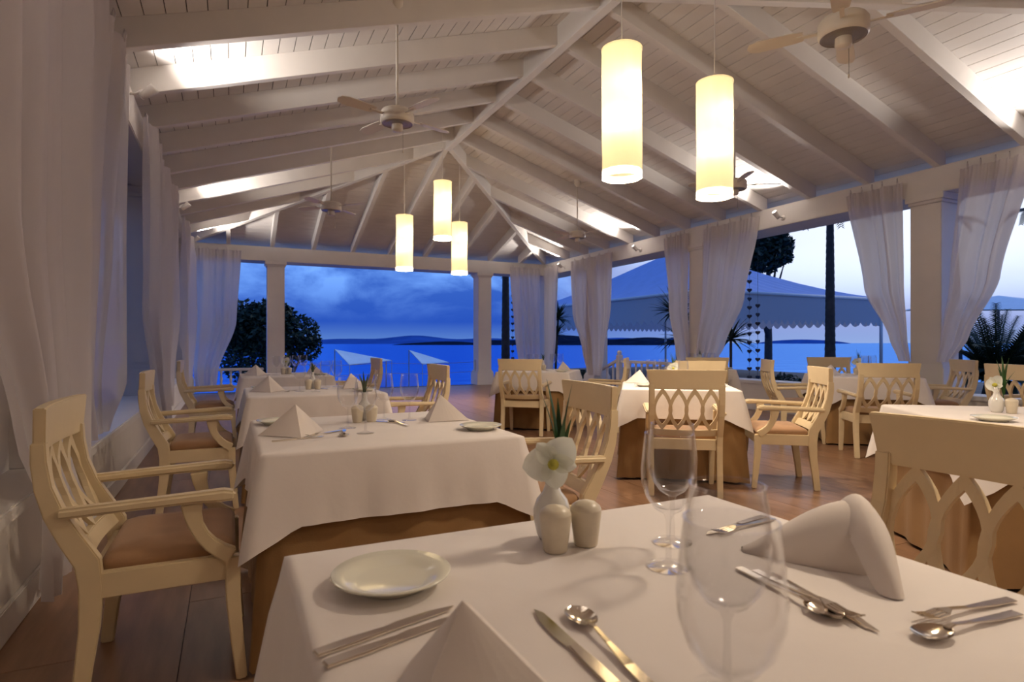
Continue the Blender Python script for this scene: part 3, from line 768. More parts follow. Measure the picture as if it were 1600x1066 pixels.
@cache
def new_orchid():
    # flower head faces local -y
    e = empty('orchid')
    f = Matrix.Rotation(PI / 2, 4, 'X')            # petals open in the xz plane facing -y
    for ang, l, w in ((38, .058, .032), (-100, .060, .034), (172, .052, .026), (100, .045, .018), (-40, .048, .020)):
        m = Matrix.Rotation(math.radians(ang), 4, 'Y') @ f
        petal_mb(l, w, .012, m).build('petal', 'petal', e, smooth=True)
    MB().lathe([(0, -.012), (.009, -.008), (.011, 0), (.008, .01), (0, .013)], 12, False, Matrix.Translation((0, -.012, -.004)) @ Matrix.Rotation(PI / 2, 4, 'X')).build('lip', 'lip', e, smooth=True)
    MB().tube([(0, .012, 0), (.0, .028, -.012), (.012, .03, -.06), (.014, .03, -.10)], .002, 6).build('stem', 'leaf', e, smooth=True)
    for a, l, b, tw in ((10, .13, .02, .2), (100, .15, .04, -.3), (190, .11, .05, .1), (280, .16, .025, .4), (330, .09, .05, .2), (60, .17, .03, .1)):
        m = Matrix.Translation((.014, .032, -.055)) @ Matrix.Rotation(math.radians(a), 4, 'Z')
        blade_mb(l + .045, .009, b, m).build('leaf', 'leaf', e, smooth=True)
    return e
@cache
def new_succulent():
    e = empty('spiky_plant')
    for i in range(11):
        a = i * 2.4; b = .02 + .05 * ((i * 37) % 10) / 10
        blade_mb(.10 + .04 * ((i * 17) % 7) / 7, .007, b, Matrix.Rotation(a, 4, 'Z')).build('leaf', 'leaf', e, smooth=True)
    return e
@cache
def new_knife():
    e = empty('knife')
    o = [(-.009, 0), (-.0095, .05), (-.007, .095), (.007, .095), (.0095, .05), (.009, 0)]
    MB().loops([[(a, b, 0) for a, b in o], [(a, b, .005) for a, b in o]]).build('handle', 'steel', e, bevel=.0015)
    o = [(-.008, .094), (-.0115, .12), (-.0105, .17), (-.002, .205), (.006, .19), (.0075, .094)]
    MB().loops([[(a, b, .0015) for a, b in o], [(a, b, .0032) for a, b in o]]).build('blade', 'steel', e)
    return e
@cache
def new_fork():
    e = empty('fork')
    MB().sweep([(0, 0, .003), (0, .05, .004), (0, .10, .006), (0, .135, .010), (0, .15, .008)], [.016, .015, .008, .008, .022], .0025, (1, 0, 0)).build('handle', 'steel', e, bevel=.0008)
    for k in (-1.5, -.5, .5, 1.5):
        MB().sweep([(k * .006, .149, .008), (k * .006, .17, .006), (k * .0058, .19, .009), (k * .0056, .198, .012)], [.004, .0036, .003, .0015], .002).build('tine', 'steel', e)
    return e
@cache
def new_spoon():
    e = empty('spoon')
    MB().sweep([(0, 0, .003), (0, .05, .004), (0, .10, .007), (0, .135, .010), (0, .15, .008)], [.016, .015, .008, .007, .010], .0025, (1, 0, 0)).build('handle', 'steel', e, bevel=.0008)
    rows = []
    for i in range(13):
        t = i / 12; y = .145 + .062 * t; w = .0205 * math.sqrt(max(0, 1 - ((t - .55) / .55) ** 2)) if t < .55 else .0205 * math.sqrt(max(0, 1 - ((t - .55) / .45) ** 2))
        w = max(w, .003 if t < .5 else .0005)
        rows.append([(w * u, y, .0085 - .0075 * (1 - u * u) * math.sin(PI * min(1, t * .95 + .03))) for u in (-1, -.7, -.35, 0, .35, .7, 1)])
    g = MB().grid(rows).build('bowl', 'steel', e, smooth=True)
    return e
def napkin_mesh():
    # folded linen tent: two bowed panels meeting on a ridge
    h = .128; A_ = Vector((0, .01, h)); Fp = Vector((0, -.085, 0)); e = MB(); n = 8
    for s in (-1, 1):
        B = Vector((s * .135, .07, 0)); rows = []
        for i in range(n + 1):
            t = i / n; a = A_.lerp(Fp, t); b = A_.lerp(B, t)
            row = []
            for j in range(n + 1):
                u = j / n; p = a.lerp(b, u); nrm = (Fp - A_).cross(B - A_).normalized() * (-s)
                if nrm.y > 0: nrm = -nrm
                p = p + nrm * (.012 * math.sin(PI * u) * t); row.append(tuple(p))
            rows.append(row)
        e.grid(rows)
        rows2 = [[(x_, y_ + .010, max(0, z_ - .006)) for x_, y_, z_ in r] for r in rows]
        e.grid(rows2)
        # hem edges
        e.grid([[r[-1] for r in rows], [r[-1] for r in rows2]]); e.grid([rows[-1], rows2[-1]])
    return e
@cache
def new_napkin():
    return napkin_mesh().build('napkin', 'napkin', None, smooth=False)

def put(o, x, y, rz, label, cat, group, z=ZC):
    o.location = (x, y, z); o.rotation_euler = (0, 0, rz); return tag(o, label, cat, group)
def tl(T, lx, ly):
    c_, s_ = math.cos(T[2]), math.sin(T[2]); return T[0] + lx * c_ - ly * s_, T[1] + lx * s_ + ly * c_
def orient(p, q): return math.atan2(-(q[0] - p[0]), q[1] - p[1])

def lay(T, who, opts):
    th = T[2]; X = lambda lx, ly: tl(T, lx, ly)
    for it in opts:
        k, lx, ly, rz, desc = it
        x, y = X(lx, ly); r = th + rz
        if k == 'glass': put(new_glass(), x, y, r, 'wine glass ' + desc + ', ' + who, 'glass', 'wine glasses')
        elif k == 'plate': put(new_plate(), x, y, r, 'small ivory side plate ' + desc + ' on ' + who, 'plate', 'side plates')
        elif k == 'napkin': put(new_napkin(), x, y, r, 'folded beige napkin tent ' + desc + ' on ' + who, 'napkin', 'folded napkins')
        elif k == 'shaker': put(new_shaker(), x, y, r, 'cream ceramic shaker ' + desc + ' on ' + who, 'shaker', 'salt and pepper shakers')
        elif k == 'vase': put(new_vase(), x, y, r, 'small white bud vase ' + desc + ' on ' + who, 'vase', 'bud vases')
        elif k == 'orchid': put(new_orchid(), x, y, r, 'white orchid bloom with dark blades ' + desc + ' on ' + who, 'flower', 'orchids', ZC + .155)
        elif k == 'spiky': put(new_succulent(), x, y, r, 'dark spiky green leaves ' + desc + ' on ' + who, 'plant', 'spiky plants', ZC + .115)
        elif k == 'knife': put(new_knife(), x, y, r, 'steel table knife ' + desc + ' on ' + who, 'knife', 'table knives')
        elif k == 'fork': put(new_fork(), x, y, r, 'steel fork ' + desc + ' on ' + who, 'fork', 'forks')
        elif k == 'spoon': put(new_spoon(), x, y, r, 'steel spoon ' + desc + ' on ' + who, 'spoon', 'spoons')

def wl(T, lst):      # world coordinates -> local of an unrotated table
    return [(k, x - T[0], y - T[1], rz, d) for k, x, y, rz, d in lst]
D = math.radians
lay(T1, 'the foreground table', wl(T1, [
    ('plate', .231, .932, 0, 'at the back left corner'),
    ('knife', .093, .757, orient((.093, .757), (.284, .806)), 'just below the plate'),
    ('knife', .100, .727, orient((.100, .727), (.29, .775)), 'nearest the big napkin'),
    ('napkin', .198, .545, D(-62), 'at the bottom edge'),
    ('spoon', .418, .520, orient((.425, .54), (.443, .72)), 'left of the near glass'),
    ('knife', .385, .545, orient((.395, .555), (.401, .72)), 'beside that spoon, left of the near glass'),
    ('shaker', .540, .951, 0, 'in front of the vase, left one'),
    ('shaker', .609, .956, 0, 'in front of the vase, right one'),
    ('vase', .567, 1.012, 0, 'behind the two shakers'),
    ('orchid', .560, .995, D(-28), 'above the two shakers'),
    ('glass', .676, .800, 0, 'standing right of the shakers'),
    ('glass', .765, .895, 0, 'half hidden behind another glass'),
    ('glass', .394, .385, 0, 'nearest the camera'),
    ('glass', .490, .484, 0, 'just behind the nearest one'),
    ('fork', 1.06, .915, orient((1.077, .919), (.85, .885)), 'behind the soft napkin'),
    ('knife', 1.055, .935, orient((1.077, .94), (.85, .90)), 'behind the soft napkin'),
    ('spoon', .775, .74, orient((.782, .76), (.752, .52)), 'nearest the soft napkin'),
    ('fork', .79, .72, orient((.79, .76), (.765, .50)), 'in front of the soft napkin'),
    ('knife', .80, .70, orient((.80, .70), (.77, .50)), 'in front of the soft napkin'),
    ('fork', 1.045, .475, orient((1.045, .475), (.885, .49)), 'at the right edge, upper one'),
    ('spoon', 1.00, .448, orient((1.0, .448), (.84, .46)), 'at the right edge, lower one'),
]))
def soft_napkin():
    e = empty('napkin', (.853, .805, ZC), 0, 'softly rolled beige napkin with a hanging flap, right on the foreground table', 'napkin', 'folded napkins')
    ax = Vector((.80, -.60, 0)); sd = Vector((.60, .80, 0)); n = 18
    for off in (0, -.006):
        rows = []
        for i in range(17):
            t = i / 16; q = math.sin(t * PI / 2); c0 = ax * (.205 * t) - sd * (.012 * t)
            rw = .012 + .066 * q + off; rh = .006 + .100 * q ** 1.25 + off
            rows.append([tuple(c0 + sd * rw * math.cos(PI * j / n) * -1 + Vector((0, 0, max(0, rh * math.sin(PI * j / n) ** .85)))) for j in range(n + 1)])
        MB().grid(rows).build('roll' if off == 0 else 'roll_lining', 'napkin', e, smooth=True)
    # flap: a curved band from the crown of the roll forward down to the cloth
    lat = Vector((.61, -.79, 0)); P0 = Vector((.150, -.100, .112)); rows = []
    for i in range(17):
        t = i / 16; a = t * PI / 2
        c0 = Vector((lerp(.160, .045, t ** 1.1), lerp(-.105, -.245, t ** 1.15), .112 * math.cos(a) ** .75 + .002))
        wd = lerp(.030, .034, math.sin(PI * t)) * (1 - .45 * t * t)
        row = []
        for u in (-1, -.75, -.5, -.25, 0, .25, .5, .75, 1):
            row.append(tuple(c0 + lat * (u * wd) + Vector((0, 0, 0 if t > .97 else -.030 * u * u * (1 - t * .6) * (1 if c0.z > .03 else c0.z / .03))) + sd * (-.012 * (1 - u * u))))
        rows.append(row)
    MB().grid(rows).build('flap', 'napkin', e, smooth=True)
    MB().grid([[tuple(Vector(p) + Vector((.004, .006, -.005 if p[2] > .006 else 0))) for p in r] for r in rows]).build('flap_lining', 'napkin', e, smooth=True)
soft_napkin()

lay(T2, 'the second left-row table', wl(T2, [
    ('napkin', .245, 2.60, D(8), 'on the left'), ('napkin', .93, 2.80, D(-55), 'on the right'),
    ('knife', .144, 2.462, orient((.144, 2.462), (.392, 2.517)), 'in front of the left napkin'),
    ('fork', .13, 2.69, D(-80), 'behind the left napkin'),
    ('plate', 1.0, 2.43, 0, 'at the front right corner'), ('plate', .20, 3.0, 0, 'at the back left corner'),
    ('glass', .516, 2.534, 0, 'in front of the shakers, nearer'), ('glass', .475, 2.72, 0, 'in front of the shakers, farther'),
    ('glass', .69, 2.94, 0, 'right of the shakers, left one'), ('glass', .80, 2.87, 0, 'right of the shakers, right one'),
    ('shaker', .552, 2.90, 0, 'left of the pair'), ('shaker', .618, 2.89, 0, 'right of the pair'),
    ('vase', .600, 2.97, 0, 'behind the shakers'), ('spiky', .600, 2.97, 0, 'in the vase'),
    ('spoon', .45, 2.66, D(170), 'near the left napkin'), ('fork', .43, 2.64, D(130), 'near the left napkin'),
    ('knife', .745, 2.76, D(40), 'near the right napkin'), ('spoon', .735, 2.66, D(10), 'near the right napkin'),
]))
def std(T, who, orchid=True, extra=()):
    lst = [('napkin', -.33, -.05, D(5), 'on the left side'), ('napkin', .31, .05, D(-50), 'on the right side'),
           ('plate', -.36, .28, 0, 'at the left back'), ('plate', .36, -.30, 0, 'at the right front'),
           ('glass', -.11, -.13, 0, 'at the front left'), ('glass', .0, -.20, 0, 'at the front'), ('glass', .14, .26, 0, 'at the back right'), ('glass', .24, .30, 0, 'at the right back edge'),
           ('shaker', -.02, .08, 0, 'left of the pair'), ('shaker', .05, .07, 0, 'right of the pair'),
           ('vase', .02, .15, 0, 'at the middle'), ('orchid' if orchid else 'spiky', .02, .15, D(-20), 'at the middle'),
           ('fork', -.12, -.02, D(150), 'by the left napkin'), ('knife', .12, 0, D(30), 'by the right napkin')]
    lay(T, who, lst + list(extra))
std(T3, 'the third left-row table', False); std(T4, 'the farthest left-row table', True)
lay(T5, 'the centre table', [('plate', -.28, -.18, 0, 'at the left front'), ('plate', .34, -.05, 0, 'at the right'), ('napkin', -.31, .28, D(30), 'at the back left'), ('napkin', .25, .30, D(-20), 'at the back right'),
    ('glass', -.10, .24, 0, 'at the back left'), ('glass', .08, .22, 0, 'at the back'), ('glass', -.22, .02, 0, 'at the left'), ('shaker', 0, .04, 0, 'left of the pair'), ('shaker', .07, .03, 0, 'right of the pair'),
    ('vase', -.02, .12, 0, 'at the middle'), ('orchid', -.02, .12, D(10), 'at the middle')])
std(T6, 'the table by the broad column', True); std(T7, 'the far middle table', False); std(T10, 'the table behind the centre table', True)
lay(T8, 'the table at the right edge', [('vase', -.065, .135, 0, 'at the middle'), ('shaker', -.02, .085, 0, 'beside the vase'), ('orchid', -.065, .135, D(-70), 'in the vase'), ('plate', -.30, -.28, D(0), 'at its left edge')])

# ------------------------------------------------------------------ outside: sea, hills, islands
tag(MB().add([(-40000, -20000, -14), (40000, -20000, -14), (40000, 40000, -14), (-40000, 40000, -14)], [(0, 1, 2, 3)]).build('sea', 'sea'), 'deep blue sea reaching to the horizon', kind='structure')
def range_mb(az0, az1, dist, hfun, depth, n=60):
    rows = []
    for k, (dd, hk) in enumerate(((0, 0), (.25, .55), (.5, 1), (.8, .6), (1, 0))):
        row = []
        for i in range(n + 1):
            a = math.radians(lerp(az0, az1, i / n)); R = dist + depth * dd
            row.append((R * math.sin(a), R * math.cos(a), -14.5 + hk * hfun(i / n)))
        rows.append(row)
    return MB().grid(rows)
def azpx(px): return math.degrees(math.atan((px - 800) / FPX)) + 25.4
tag(range_mb(azpx(250), azpx(1080), 9000, lambda t: 70 + 75 * abs(math.sin(7.5 * t + .8)) * (.6 + .4 * math.sin(19 * t)) + 14 * math.sin(45 * t), 2500, 120).build('far_hills', 'hill', smooth=True), 'long hills tinted haze blue along the horizon', kind='structure')
tag(range_mb(azpx(612), azpx(752), 4200, lambda t: 38 * math.sin(PI * min(1, t * 1.0 + .0)) ** .6 * (.35 + .65 * t), 700, 40).build('island', 'island', smooth=True), 'low dark island on the water', kind='structure')
tag(range_mb(azpx(742), azpx(1075), 4000, lambda t: 74 * (math.sin(PI * (t * .96 + .02)) ** .4) * (.8 + .2 * math.sin(14 * t + 2)), 900, 60).build('headland', 'island', smooth=True), 'dark wooded headland right of centre', kind='structure')
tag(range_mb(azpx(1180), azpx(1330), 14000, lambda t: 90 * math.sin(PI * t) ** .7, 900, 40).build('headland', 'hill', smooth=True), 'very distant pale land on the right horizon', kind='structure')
tag(MB().box(-40, 30, YF + 3.3, 34, -9.5, -9).build('garden', 'ground'), 'dark garden below the far terrace', kind='structure')

# trees
def leaf_cloud(blobs, n, size, mtx=None, seed=0):
    r = random.Random(seed); m = MB()
    tot = sum(b[3] ** 2 for b in blobs)
    for (bx, by, bz, br) in blobs:
        for i in range(int(n * br * br / tot)):
            u = r.uniform(-1, 1); t = r.uniform(0, 2 * PI); q = br * (r.random() ** .33); sq = math.sqrt(1 - u * u)
            p = Vector((bx + q * sq * math.cos(t), by + q * sq * math.sin(t), bz + q * u * .8))
            a = Vector((r.gauss(0, 1), r.gauss(0, 1), r.gauss(0, .6))).normalized(); b = a.cross(Vector((r.gauss(0, 1), r.gauss(0, 1), r.gauss(0, 1)))).normalized()
            s = size * r.uniform(.6, 1.2)
            m.add([p - a * s, p + b * s * .45, p + a * s, p - b * s * .45], [(0, 1, 2, 3)])
    return m
def tree(x, y, z, blobs, n, size, label, seed, trunk_r=.16):
    e = empty('tree', (x, y, z), 0, label, 'tree')
    top = max(blobs, key=lambda b: b[2])
    MB().tube([(0, 0, 0), (.1, .05, top[2] * .4), (0, 0, top[2] * .8)], [trunk_r, trunk_r * .8, trunk_r * .4], 8).build('trunk', 'bark', e, smooth=True)
    for i, b in enumerate(blobs[:6]):
        MB().tube([(0, 0, top[2] * .4), (b[0] * .5, b[1] * .5, lerp(top[2] * .4, b[2], .6)), b[:3]], [trunk_r * .5, trunk_r * .3, .02], 6).build('branch', 'bark', e, smooth=True)
    tag(leaf_cloud(blobs, n, size, None, seed).build('foliage', 'foliage', e), kind='stuff')
def pxd(px, d): return cw((px - 800) / FPX * d, d)
def zpx(py, d): return CAMH + (536 - py) / FPX * d
d = 26.; x, y = pxd(412, d); z0 = -9.0; s = d / FPX
tree(x, y, z0, [(0, 0, zpx(515, d) - z0, 1.5), (1.35, -.2, zpx(520, d) - z0, 1.05), (-1.2, .2, zpx(520, d) - z0, 1.2), (.3, 0, zpx(492, d) - z0, .95), (-.7, 0, zpx(495, d) - z0, .9), (1.7, .2, zpx(545, d) - z0, .8), (-.2, .1, zpx(560, d) - z0, 1.6), (.9, .1, zpx(490, d) - z0, .5), (2.15, -.4, zpx(533, d) - z0, .3)], 9000, .13, 'dark round tree behind the far left column', 3, .25)
d = 40.; x, y = pxd(1200, d)
tree(x, y, -3, [(.2, 0, zpx(385, d) + 3, 1.5), (-1.4, 0, zpx(378, d) + 3, 1.4), (1.3, .2, zpx(380, d) + 3, .9), (.6, .3, zpx(372, d) + 3, .8), (-2.6, 0, zpx(390, d) + 3, 1.4), (1.7, 0, zpx(400, d) + 3, .5), (-.6, -.3, zpx(405, d) + 3, 1.3), (-2.2, -.3, zpx(412, d) + 3, 1.3), (.9, 0, zpx(402, d) + 3, .8)], 5200, .24, 'dark leafy treetop above the blue tent roof', 5, .3)
def bush(x, y, z, r_, label, seed, n=1500, size=.07):
    e = empty('bush', (x, y, z), 0, label, 'bush')
    MB().tube([(0, 0, 0), (0, 0, r_)], [.04, .02], 6).build('stem', 'bark', e)
    tag(leaf_cloud([(0, 0, r_, r_), (r_ * .7, 0, r_ * .8, r_ * .7), (-r_ * .7, .1, r_ * .8, r_ * .7)], n, size, None, seed).build('foliage', 'foliage', e), kind='stuff')
d = 16.5; x, y = pxd(722, d); bush(x, y, -.9, .42, 'dark low bush beyond the far opening by the right column', 8)
d = 17.; x, y = pxd(868, d); bush(x + .8, y, -.25, .35, 'dark shrub outside behind the far middle table', 9, 900)
d = 14.; x, y = pxd(1228, d); bush(x, y, -.25, .38, 'dark shrub outside beyond the low right wall', 10, 900)
d = 14.; x, y = pxd(1398, d)

def palm_trunk(px, d, ytop, r_, label, z0=-.3, fr=7, frl=1.8):
    x, y = pxd(px, d); e = empty('palm_tree', (x, y, z0), 0, label, 'palm'); zt = zpx(ytop, d) - z0
    rings = 26
    prof = []
    for i in range(rings + 1):
        z = zt * i / rings; rr_ = r_ * lerp(1.25, .75, i / rings)
        prof += [(rr_ * 1.05, z), (rr_ * .97, z + zt / rings * .85)]
    MB().lathe(prof, 12).build('trunk', 'bark', e, smooth=True)
    for k in range(fr):
        a = k * 2 * PI / fr + .4
        frond(e, (0, 0, zt), a, frl, .55, 22)
    return e
def frond(parent, base, a, L, rise, nl, name='frond', lw=.035, ll=.45, droop=1.0, mtl='foliage'):
    m = MB(); P = []
    for i in range(nl + 1):
        t = i / nl; P.append(Vector((L * t * .95, 0, L * (rise * t - droop * .75 * t * t))))
    m.tube(P, [.02 * (1 - .8 * i / nl) for i in range(nl + 1)], 5)
    for i in range(2, nl + 1):
        t = i / nl; l = ll * (1 - .65 * t) * min(1, t * 5)
        tg = (P[i] - P[i - 1]).normalized()
        for s in (-1, 1):
            dr = (tg * .75 + Vector((0, s, 0)) * .85 + Vector((0, 0, -.15))).normalized(); q = P[i]
            wv = tg * lw * .5
            m.add([q - wv, q + dr * l * .5 - wv * .9 + Vector((0, 0, .01)), q + dr * l, q + dr * l * .5 + wv * .9, q + wv], [(0, 1, 2, 3, 4)])
    o = m.build(name, mtl, parent); o.rotation_euler = (0, 0, a); o.location = base; return o
palm_trunk(1297, 17.5, 330, .125, 'tall dark palm trunk standing in front of the tent at the right', -.3, 8, 1.3)
palm_trunk(790, 19., 408, .13, 'dark palm trunk beyond the far right corner', -1.5, 8, 1.6)
# unseen greenery added outside the left openings to cut blue sky light
def added_hedge():
    e = empty('added_hedge', (-3.7, 5.5, -.3), 0, 'tall dark unseen hedgerow added behind the left curtains to block sky light', 'added_hedge'); r = random.Random(11)
    rings = []
    for i in range(29):
        y = -7 + 14 * i / 28; ring = []
        for (x_, z_) in ((-.5, 0), (-.6, 1.5), (-.55, 3.2), (-.3, 4.1), (0, 4.25), (.3, 4.1), (.55, 3.2), (.6, 1.5), (.5, 0)):
            ring.append((x_ + r.uniform(-.08, .08), y + r.uniform(-.08, .08), z_ + (r.uniform(-.12, .12) if z_ else 0)))
        rings.append(ring)
    MB().loops(rings, True, True).build('added_hedge_core', 'foliage', e)
    m = MB()
    for i in range(5000):
        y = r.uniform(-7, 7); z_ = r.uniform(.1, 4.2); x_ = .6 if z_ < 3.6 else r.uniform(-.3, .55)
        p = Vector((x_ + r.uniform(-.02, .1), y, z_)); a = Vector((r.gauss(0, 1), r.gauss(0, 1), r.gauss(0, 1))).normalized(); b = a.cross(Vector((1, .2, .3))).normalized()
        m.add([p - a * .07, p + b * .03, p + a * .07, p - b * .03], [(0, 1, 2, 3)])
    tag(m.build('foliage', 'foliage', e), kind='stuff')
added_hedge()
# potted dracaena outside the corner
def strap_plant(px, d, z0, heads, label, cat='plant', pot=True, nl=26, ll=.55, name='dracaena'):
    x, y = pxd(px, d); e = empty(name, (x, y, z0), 0, label, cat)
    r = random.Random(int(px))
    if pot: MB().lathe([(0, 0), (.16, 0), (.22, .38), (.24, .4), (.2, .4), (0, .36)], 20, False).build('pot', 'pot', e, smooth=True)
    for hx, hy, hz in heads:
        MB().tube([(0, 0, .3), (hx * .5, hy * .5, hz * .6), (hx, hy, hz)], .03, 7).build('cane', 'bark', e, smooth=True)
        for i in range(nl):
            a = r.uniform(0, 2 * PI); tilt = r.uniform(.15, 1.9); l = ll * r.uniform(.7, 1.1)
            m = Matrix.Translation((hx, hy, hz)) @ Matrix.Rotation(a, 4, 'Z') @ Matrix.Rotation(tilt, 4, 'X')
            blade_mb(l, .034, -.25 * l, m, 6).build('leaf', 'foliage', e)
d = 18.5; strap_plant(868, d, -.25, [(0, 0, zpx(525, d) + .25), (.15, .1, zpx(498, d) + .25)], 'dark dracaena outside between the far right curtains', nl=60, ll=.62)
d = 14.; strap_plant(1062, d, -.25, [(0, 0, zpx(528, d) + .25), (-.1, .1, zpx(488, d) + .25)], 'dark spiky palm outside behind the column curtains', nl=60, ll=.75)
d = 12.8; strap_plant(1142, d, -.25, [(0, 0, zpx(530, d) + .25)], 'dark spiky palm leaves beside the heart garlands', nl=50, ll=.66)
# cycad at the right
d = 11.; x, y = pxd(1556, d); cy = empty('cycad', (x, y, -.25), 0, 'big dark cycad fanning outside at the right edge', 'cycad')
MB().lathe([(0, 0), (.22, 0), (.24, .3), (.18, .6), (0, .66)], 12, False).build('trunk', 'bark', cy, smooth=True)
rnd = random.Random(4)
for k in range(120):
    frond(cy, (0, 0, .66), k * 2.4, rnd.uniform(.95, 1.25), rnd.uniform(.35, 1.9), 36, lw=.030, ll=.27, droop=.7)
for (px, py, dd, nm) in ((1492, 345, 30, 'dark palm fronds high up right of the broad column'), (1612, 330, 30, 'dark palm fronds at the top right edge')):
    x, y = pxd(px, dd); z = zpx(py, dd); e = empty('palm_tree', (x, y, -3), 0, nm, 'palm')
    MB().tube([(1.2, .4, 0), (.6, .2, (z + 3) * .6), (0, 0, z + 3)], [.2, .16, .1], 8).build('trunk', 'bark', e, smooth=True)
    for k in range(9): frond(e, (0, 0, z + 3), k * .7, 1.5, .5, 20, lw=.07, ll=.5)

# tent pavilion on the terrace
def tent():
    x0, y0, x1, y1, ze, za = 13.6, 14.5, 22.6, 27.0, 2.86, 5.3
    e = empty('tent_pavilion', (x0, y0, 0), 0, 'large canvas tent with pleated roof tinted with blue sky light and scalloped valance outside', 'tent')
    ax, ay = (x0 + x1) / 2, (y0 + y1) / 2
    cs = [(x0, y0), (x1, y0), (x1, y1), (x0, y1)]
    for k in range(4):
        a, b = cs[k], cs[(k + 1) % 4]; n = 10; rows = []
        for i in range(9):
            t = i / 8; row = []
            for j in range(n * 4 + 1):
                u = j / (n * 4); px_, py_ = lerp(a[0], b[0], u), lerp(a[1], b[1], u)
                sag = -.35 * math.sin(PI * t) * (1 - t) - .07 * (1 - abs(math.cos(PI * n * u))) * (1 - t)
                row.append((lerp(px_, ax, t) - x0, lerp(py_, ay, t) - y0, lerp(ze, za, t) + sag))
            rows.append(row)
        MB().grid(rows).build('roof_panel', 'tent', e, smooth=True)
        MB().tube([(a[0] - x0, a[1] - y0, ze - .05), (b[0] - x0, b[1] - y0, ze - .05)], .06, 8).build('eave_pipe', 'pot', e, smooth=True)
        # valance with scalloped lower edge
        nn = 30; top, bot = [], []
        N2 = nn * 8
        for j in range(N2 + 1):
            u = j / N2; px_, py_ = lerp(a[0], b[0], u) - x0, lerp(a[1], b[1], u) - y0
            top.append((px_, py_, ze - .08)); bot.append((px_, py_, ze - .92 - .16 * abs(math.sin(PI * nn * u))))
        MB().grid([top, bot]).build('valance', 'valance', e)
        for j in range(nn * 1):
            u = (j + .5) / nn; px_, py_ = lerp(a[0], b[0], u) - x0, lerp(a[1], b[1], u) - y0
    for (cx_, cy_) in cs:
        MB().tube([(cx_ - x0, cy_ - y0, -.3), (cx_ - x0, cy_ - y0, ze)], .06, 10).build('pole', 'pot', e, smooth=True)
tent()
# awning panel on the near left face, its roller and arm
# heart garlands
def heart_mb(s):
    o = []
    for i in range(20):
        t = 2 * PI * i / 20; o.append((s * .0625 * 16 * math.sin(t) ** 3 / 1.0, s * .0625 * (13 * math.cos(t) - 5 * math.cos(2 * t) - 2 * math.cos(3 * t) - math.cos(4 * t))))
    return MB().loops([[(a, -.006, b) for a, b in o], [(a, .006, b) for a, b in o]])
def garland(px, d, y0, y1, n, s, label):
    x, y = pxd(px, d); z0, z1 = zpx(y0, d), zpx(y1, d)
    e = empty('heart_garland', (x, y, z1), -A, label, 'garland', 'heart garlands')
    MB().tube([(0, 0, EB + .025 - z1), (0, 0, 0)], .003, 5).build('string', 'bluefab', e)
    h0 = None
    for i in range(n):
        z = (z0 - z1) * (1 - i / (n - 1))
        if h0 is None: h0 = heart_mb(s).build('heart', 'bluefab', e); o = h0
        else: o = h0.copy(); C.objects.link(o)
        o.location = (0, 0, z); o.rotation_euler = (0, 0, .35 * math.sin(i * 1.9))
garland(1171, 10.87, 413, 590, 14, .045, 'long dark heart garland beside the swept curtain')
garland(1184, 10.7, 478, 590, 9, .045, 'shorter dark heart garland next to the long one')
garland(801, 17.1, 452, 560, 11, .05, 'dark garland hanging beside the far palm trunk')
garland(184.5, 7.6, 412, 530, 12, .03, 'thin dark garland seen in the slit behind the left curtain')

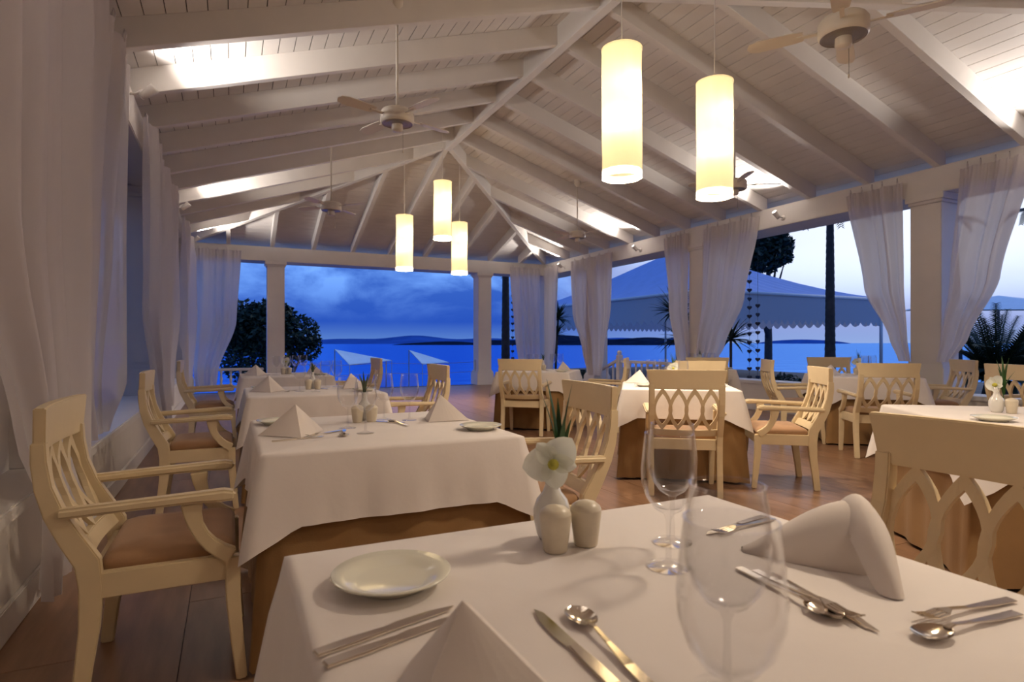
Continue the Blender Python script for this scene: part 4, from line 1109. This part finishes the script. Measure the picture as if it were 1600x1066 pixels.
# parasols
def parasol(px, py, d, label, size, hgt, rot, tiltx, tilty, z0, half=None):
    x, y = pxd(px, d); z = zpx(py, d); e = empty('parasol', (x, y, z0), 0, label, 'parasol')
    zt = z - z0
    m = Matrix.Translation((0, 0, zt)) @ Matrix.Rotation(tiltx, 4, 'X') @ Matrix.Rotation(tilty, 4, 'Y') @ Matrix.Rotation(rot, 4, 'Z')
    q = size; pts = [(q, q, -hgt), (-q, q, -hgt), (-q, -q, -hgt), (q, -q, -hgt)]
    b = MB()
    b.add([(0, 0, 0)] + pts, [(0, 1, 2), (0, 2, 3), (0, 3, 4), (0, 4, 1)], m)
    b.add([(0, 0, -.04)] + [(a * .99, c_ * .99, z_ - .03) for a, c_, z_ in pts], [(0, 2, 1), (0, 3, 2), (0, 4, 3), (0, 1, 4)], m)
    b.build('canopy', 'parasol', e)
    MB().tube([(0, 0, 0), (0, 0, zt - .05)], .035, 8).build('pole', 'pot', e, smooth=True)
    for p in pts:
        MB().tube([m @ Vector((0, 0, -.06)), m @ (Vector(p) + Vector((0, 0, -.04)))], .012, 5).build('rib', 'pot', e)
def shade_sail(pts, d, label):
    # pale sail stretched from a mast head to two lower anchors on the beach terrace
    W_ = []
    for (px, py, dd) in pts:
        x, y = pxd(px, d + dd); W_.append(Vector((x, y, zpx(py, d + dd))))
    o = W_[0]; e = empty('shade_sail', (o.x, o.y, -9), 0, label, 'shade sail', 'pale shade sails by the sea'); off = Vector((o.x, o.y, -9))
    a, b, c_ = [w - off for w in W_]; n = 8
    for k, dz in ((0, 0), (1, -.02)):
        m = MB(); rows = []
        for i in range(n + 1):
            t = i / n; p, q = a.lerp(b, t), a.lerp(c_, t)
            rows.append([tuple(p.lerp(q, j / n) + Vector((0, 0, dz - .12 * math.sin(PI * t) * math.sin(PI * j / n)))) for j in range(n + 1)])
        m.grid(rows).build('sail_cloth' if k == 0 else 'sail_lining', 'parasol', e, smooth=True)
    MB().tube([(0, 0, 0), tuple(a)], .02, 8).build('mast', 'metal', e, smooth=True)
    for p in (b, c_): MB().tube([(p.x, p.y, 0), tuple(p)], .012, 8).build('anchor_post', 'metal', e, smooth=True)
shade_sail([(523, 546, 0), (546, 570, -2.0), (612, 563, 1.5)], 24., 'pale shade sail on the left, behind the farthest tables and chair')
shade_sail([(639, 547, 0), (660, 569, -2.0), (701, 566, 1.5)], 24., 'pale shade sail right of centre, above a chair back')
parasol(1560, 462, 17., 'wide white parasol outside at the right edge', 1.9, .35, .3, D(3), D(-3), -.25)

# white outdoor deck chair and low bench beyond the far opening
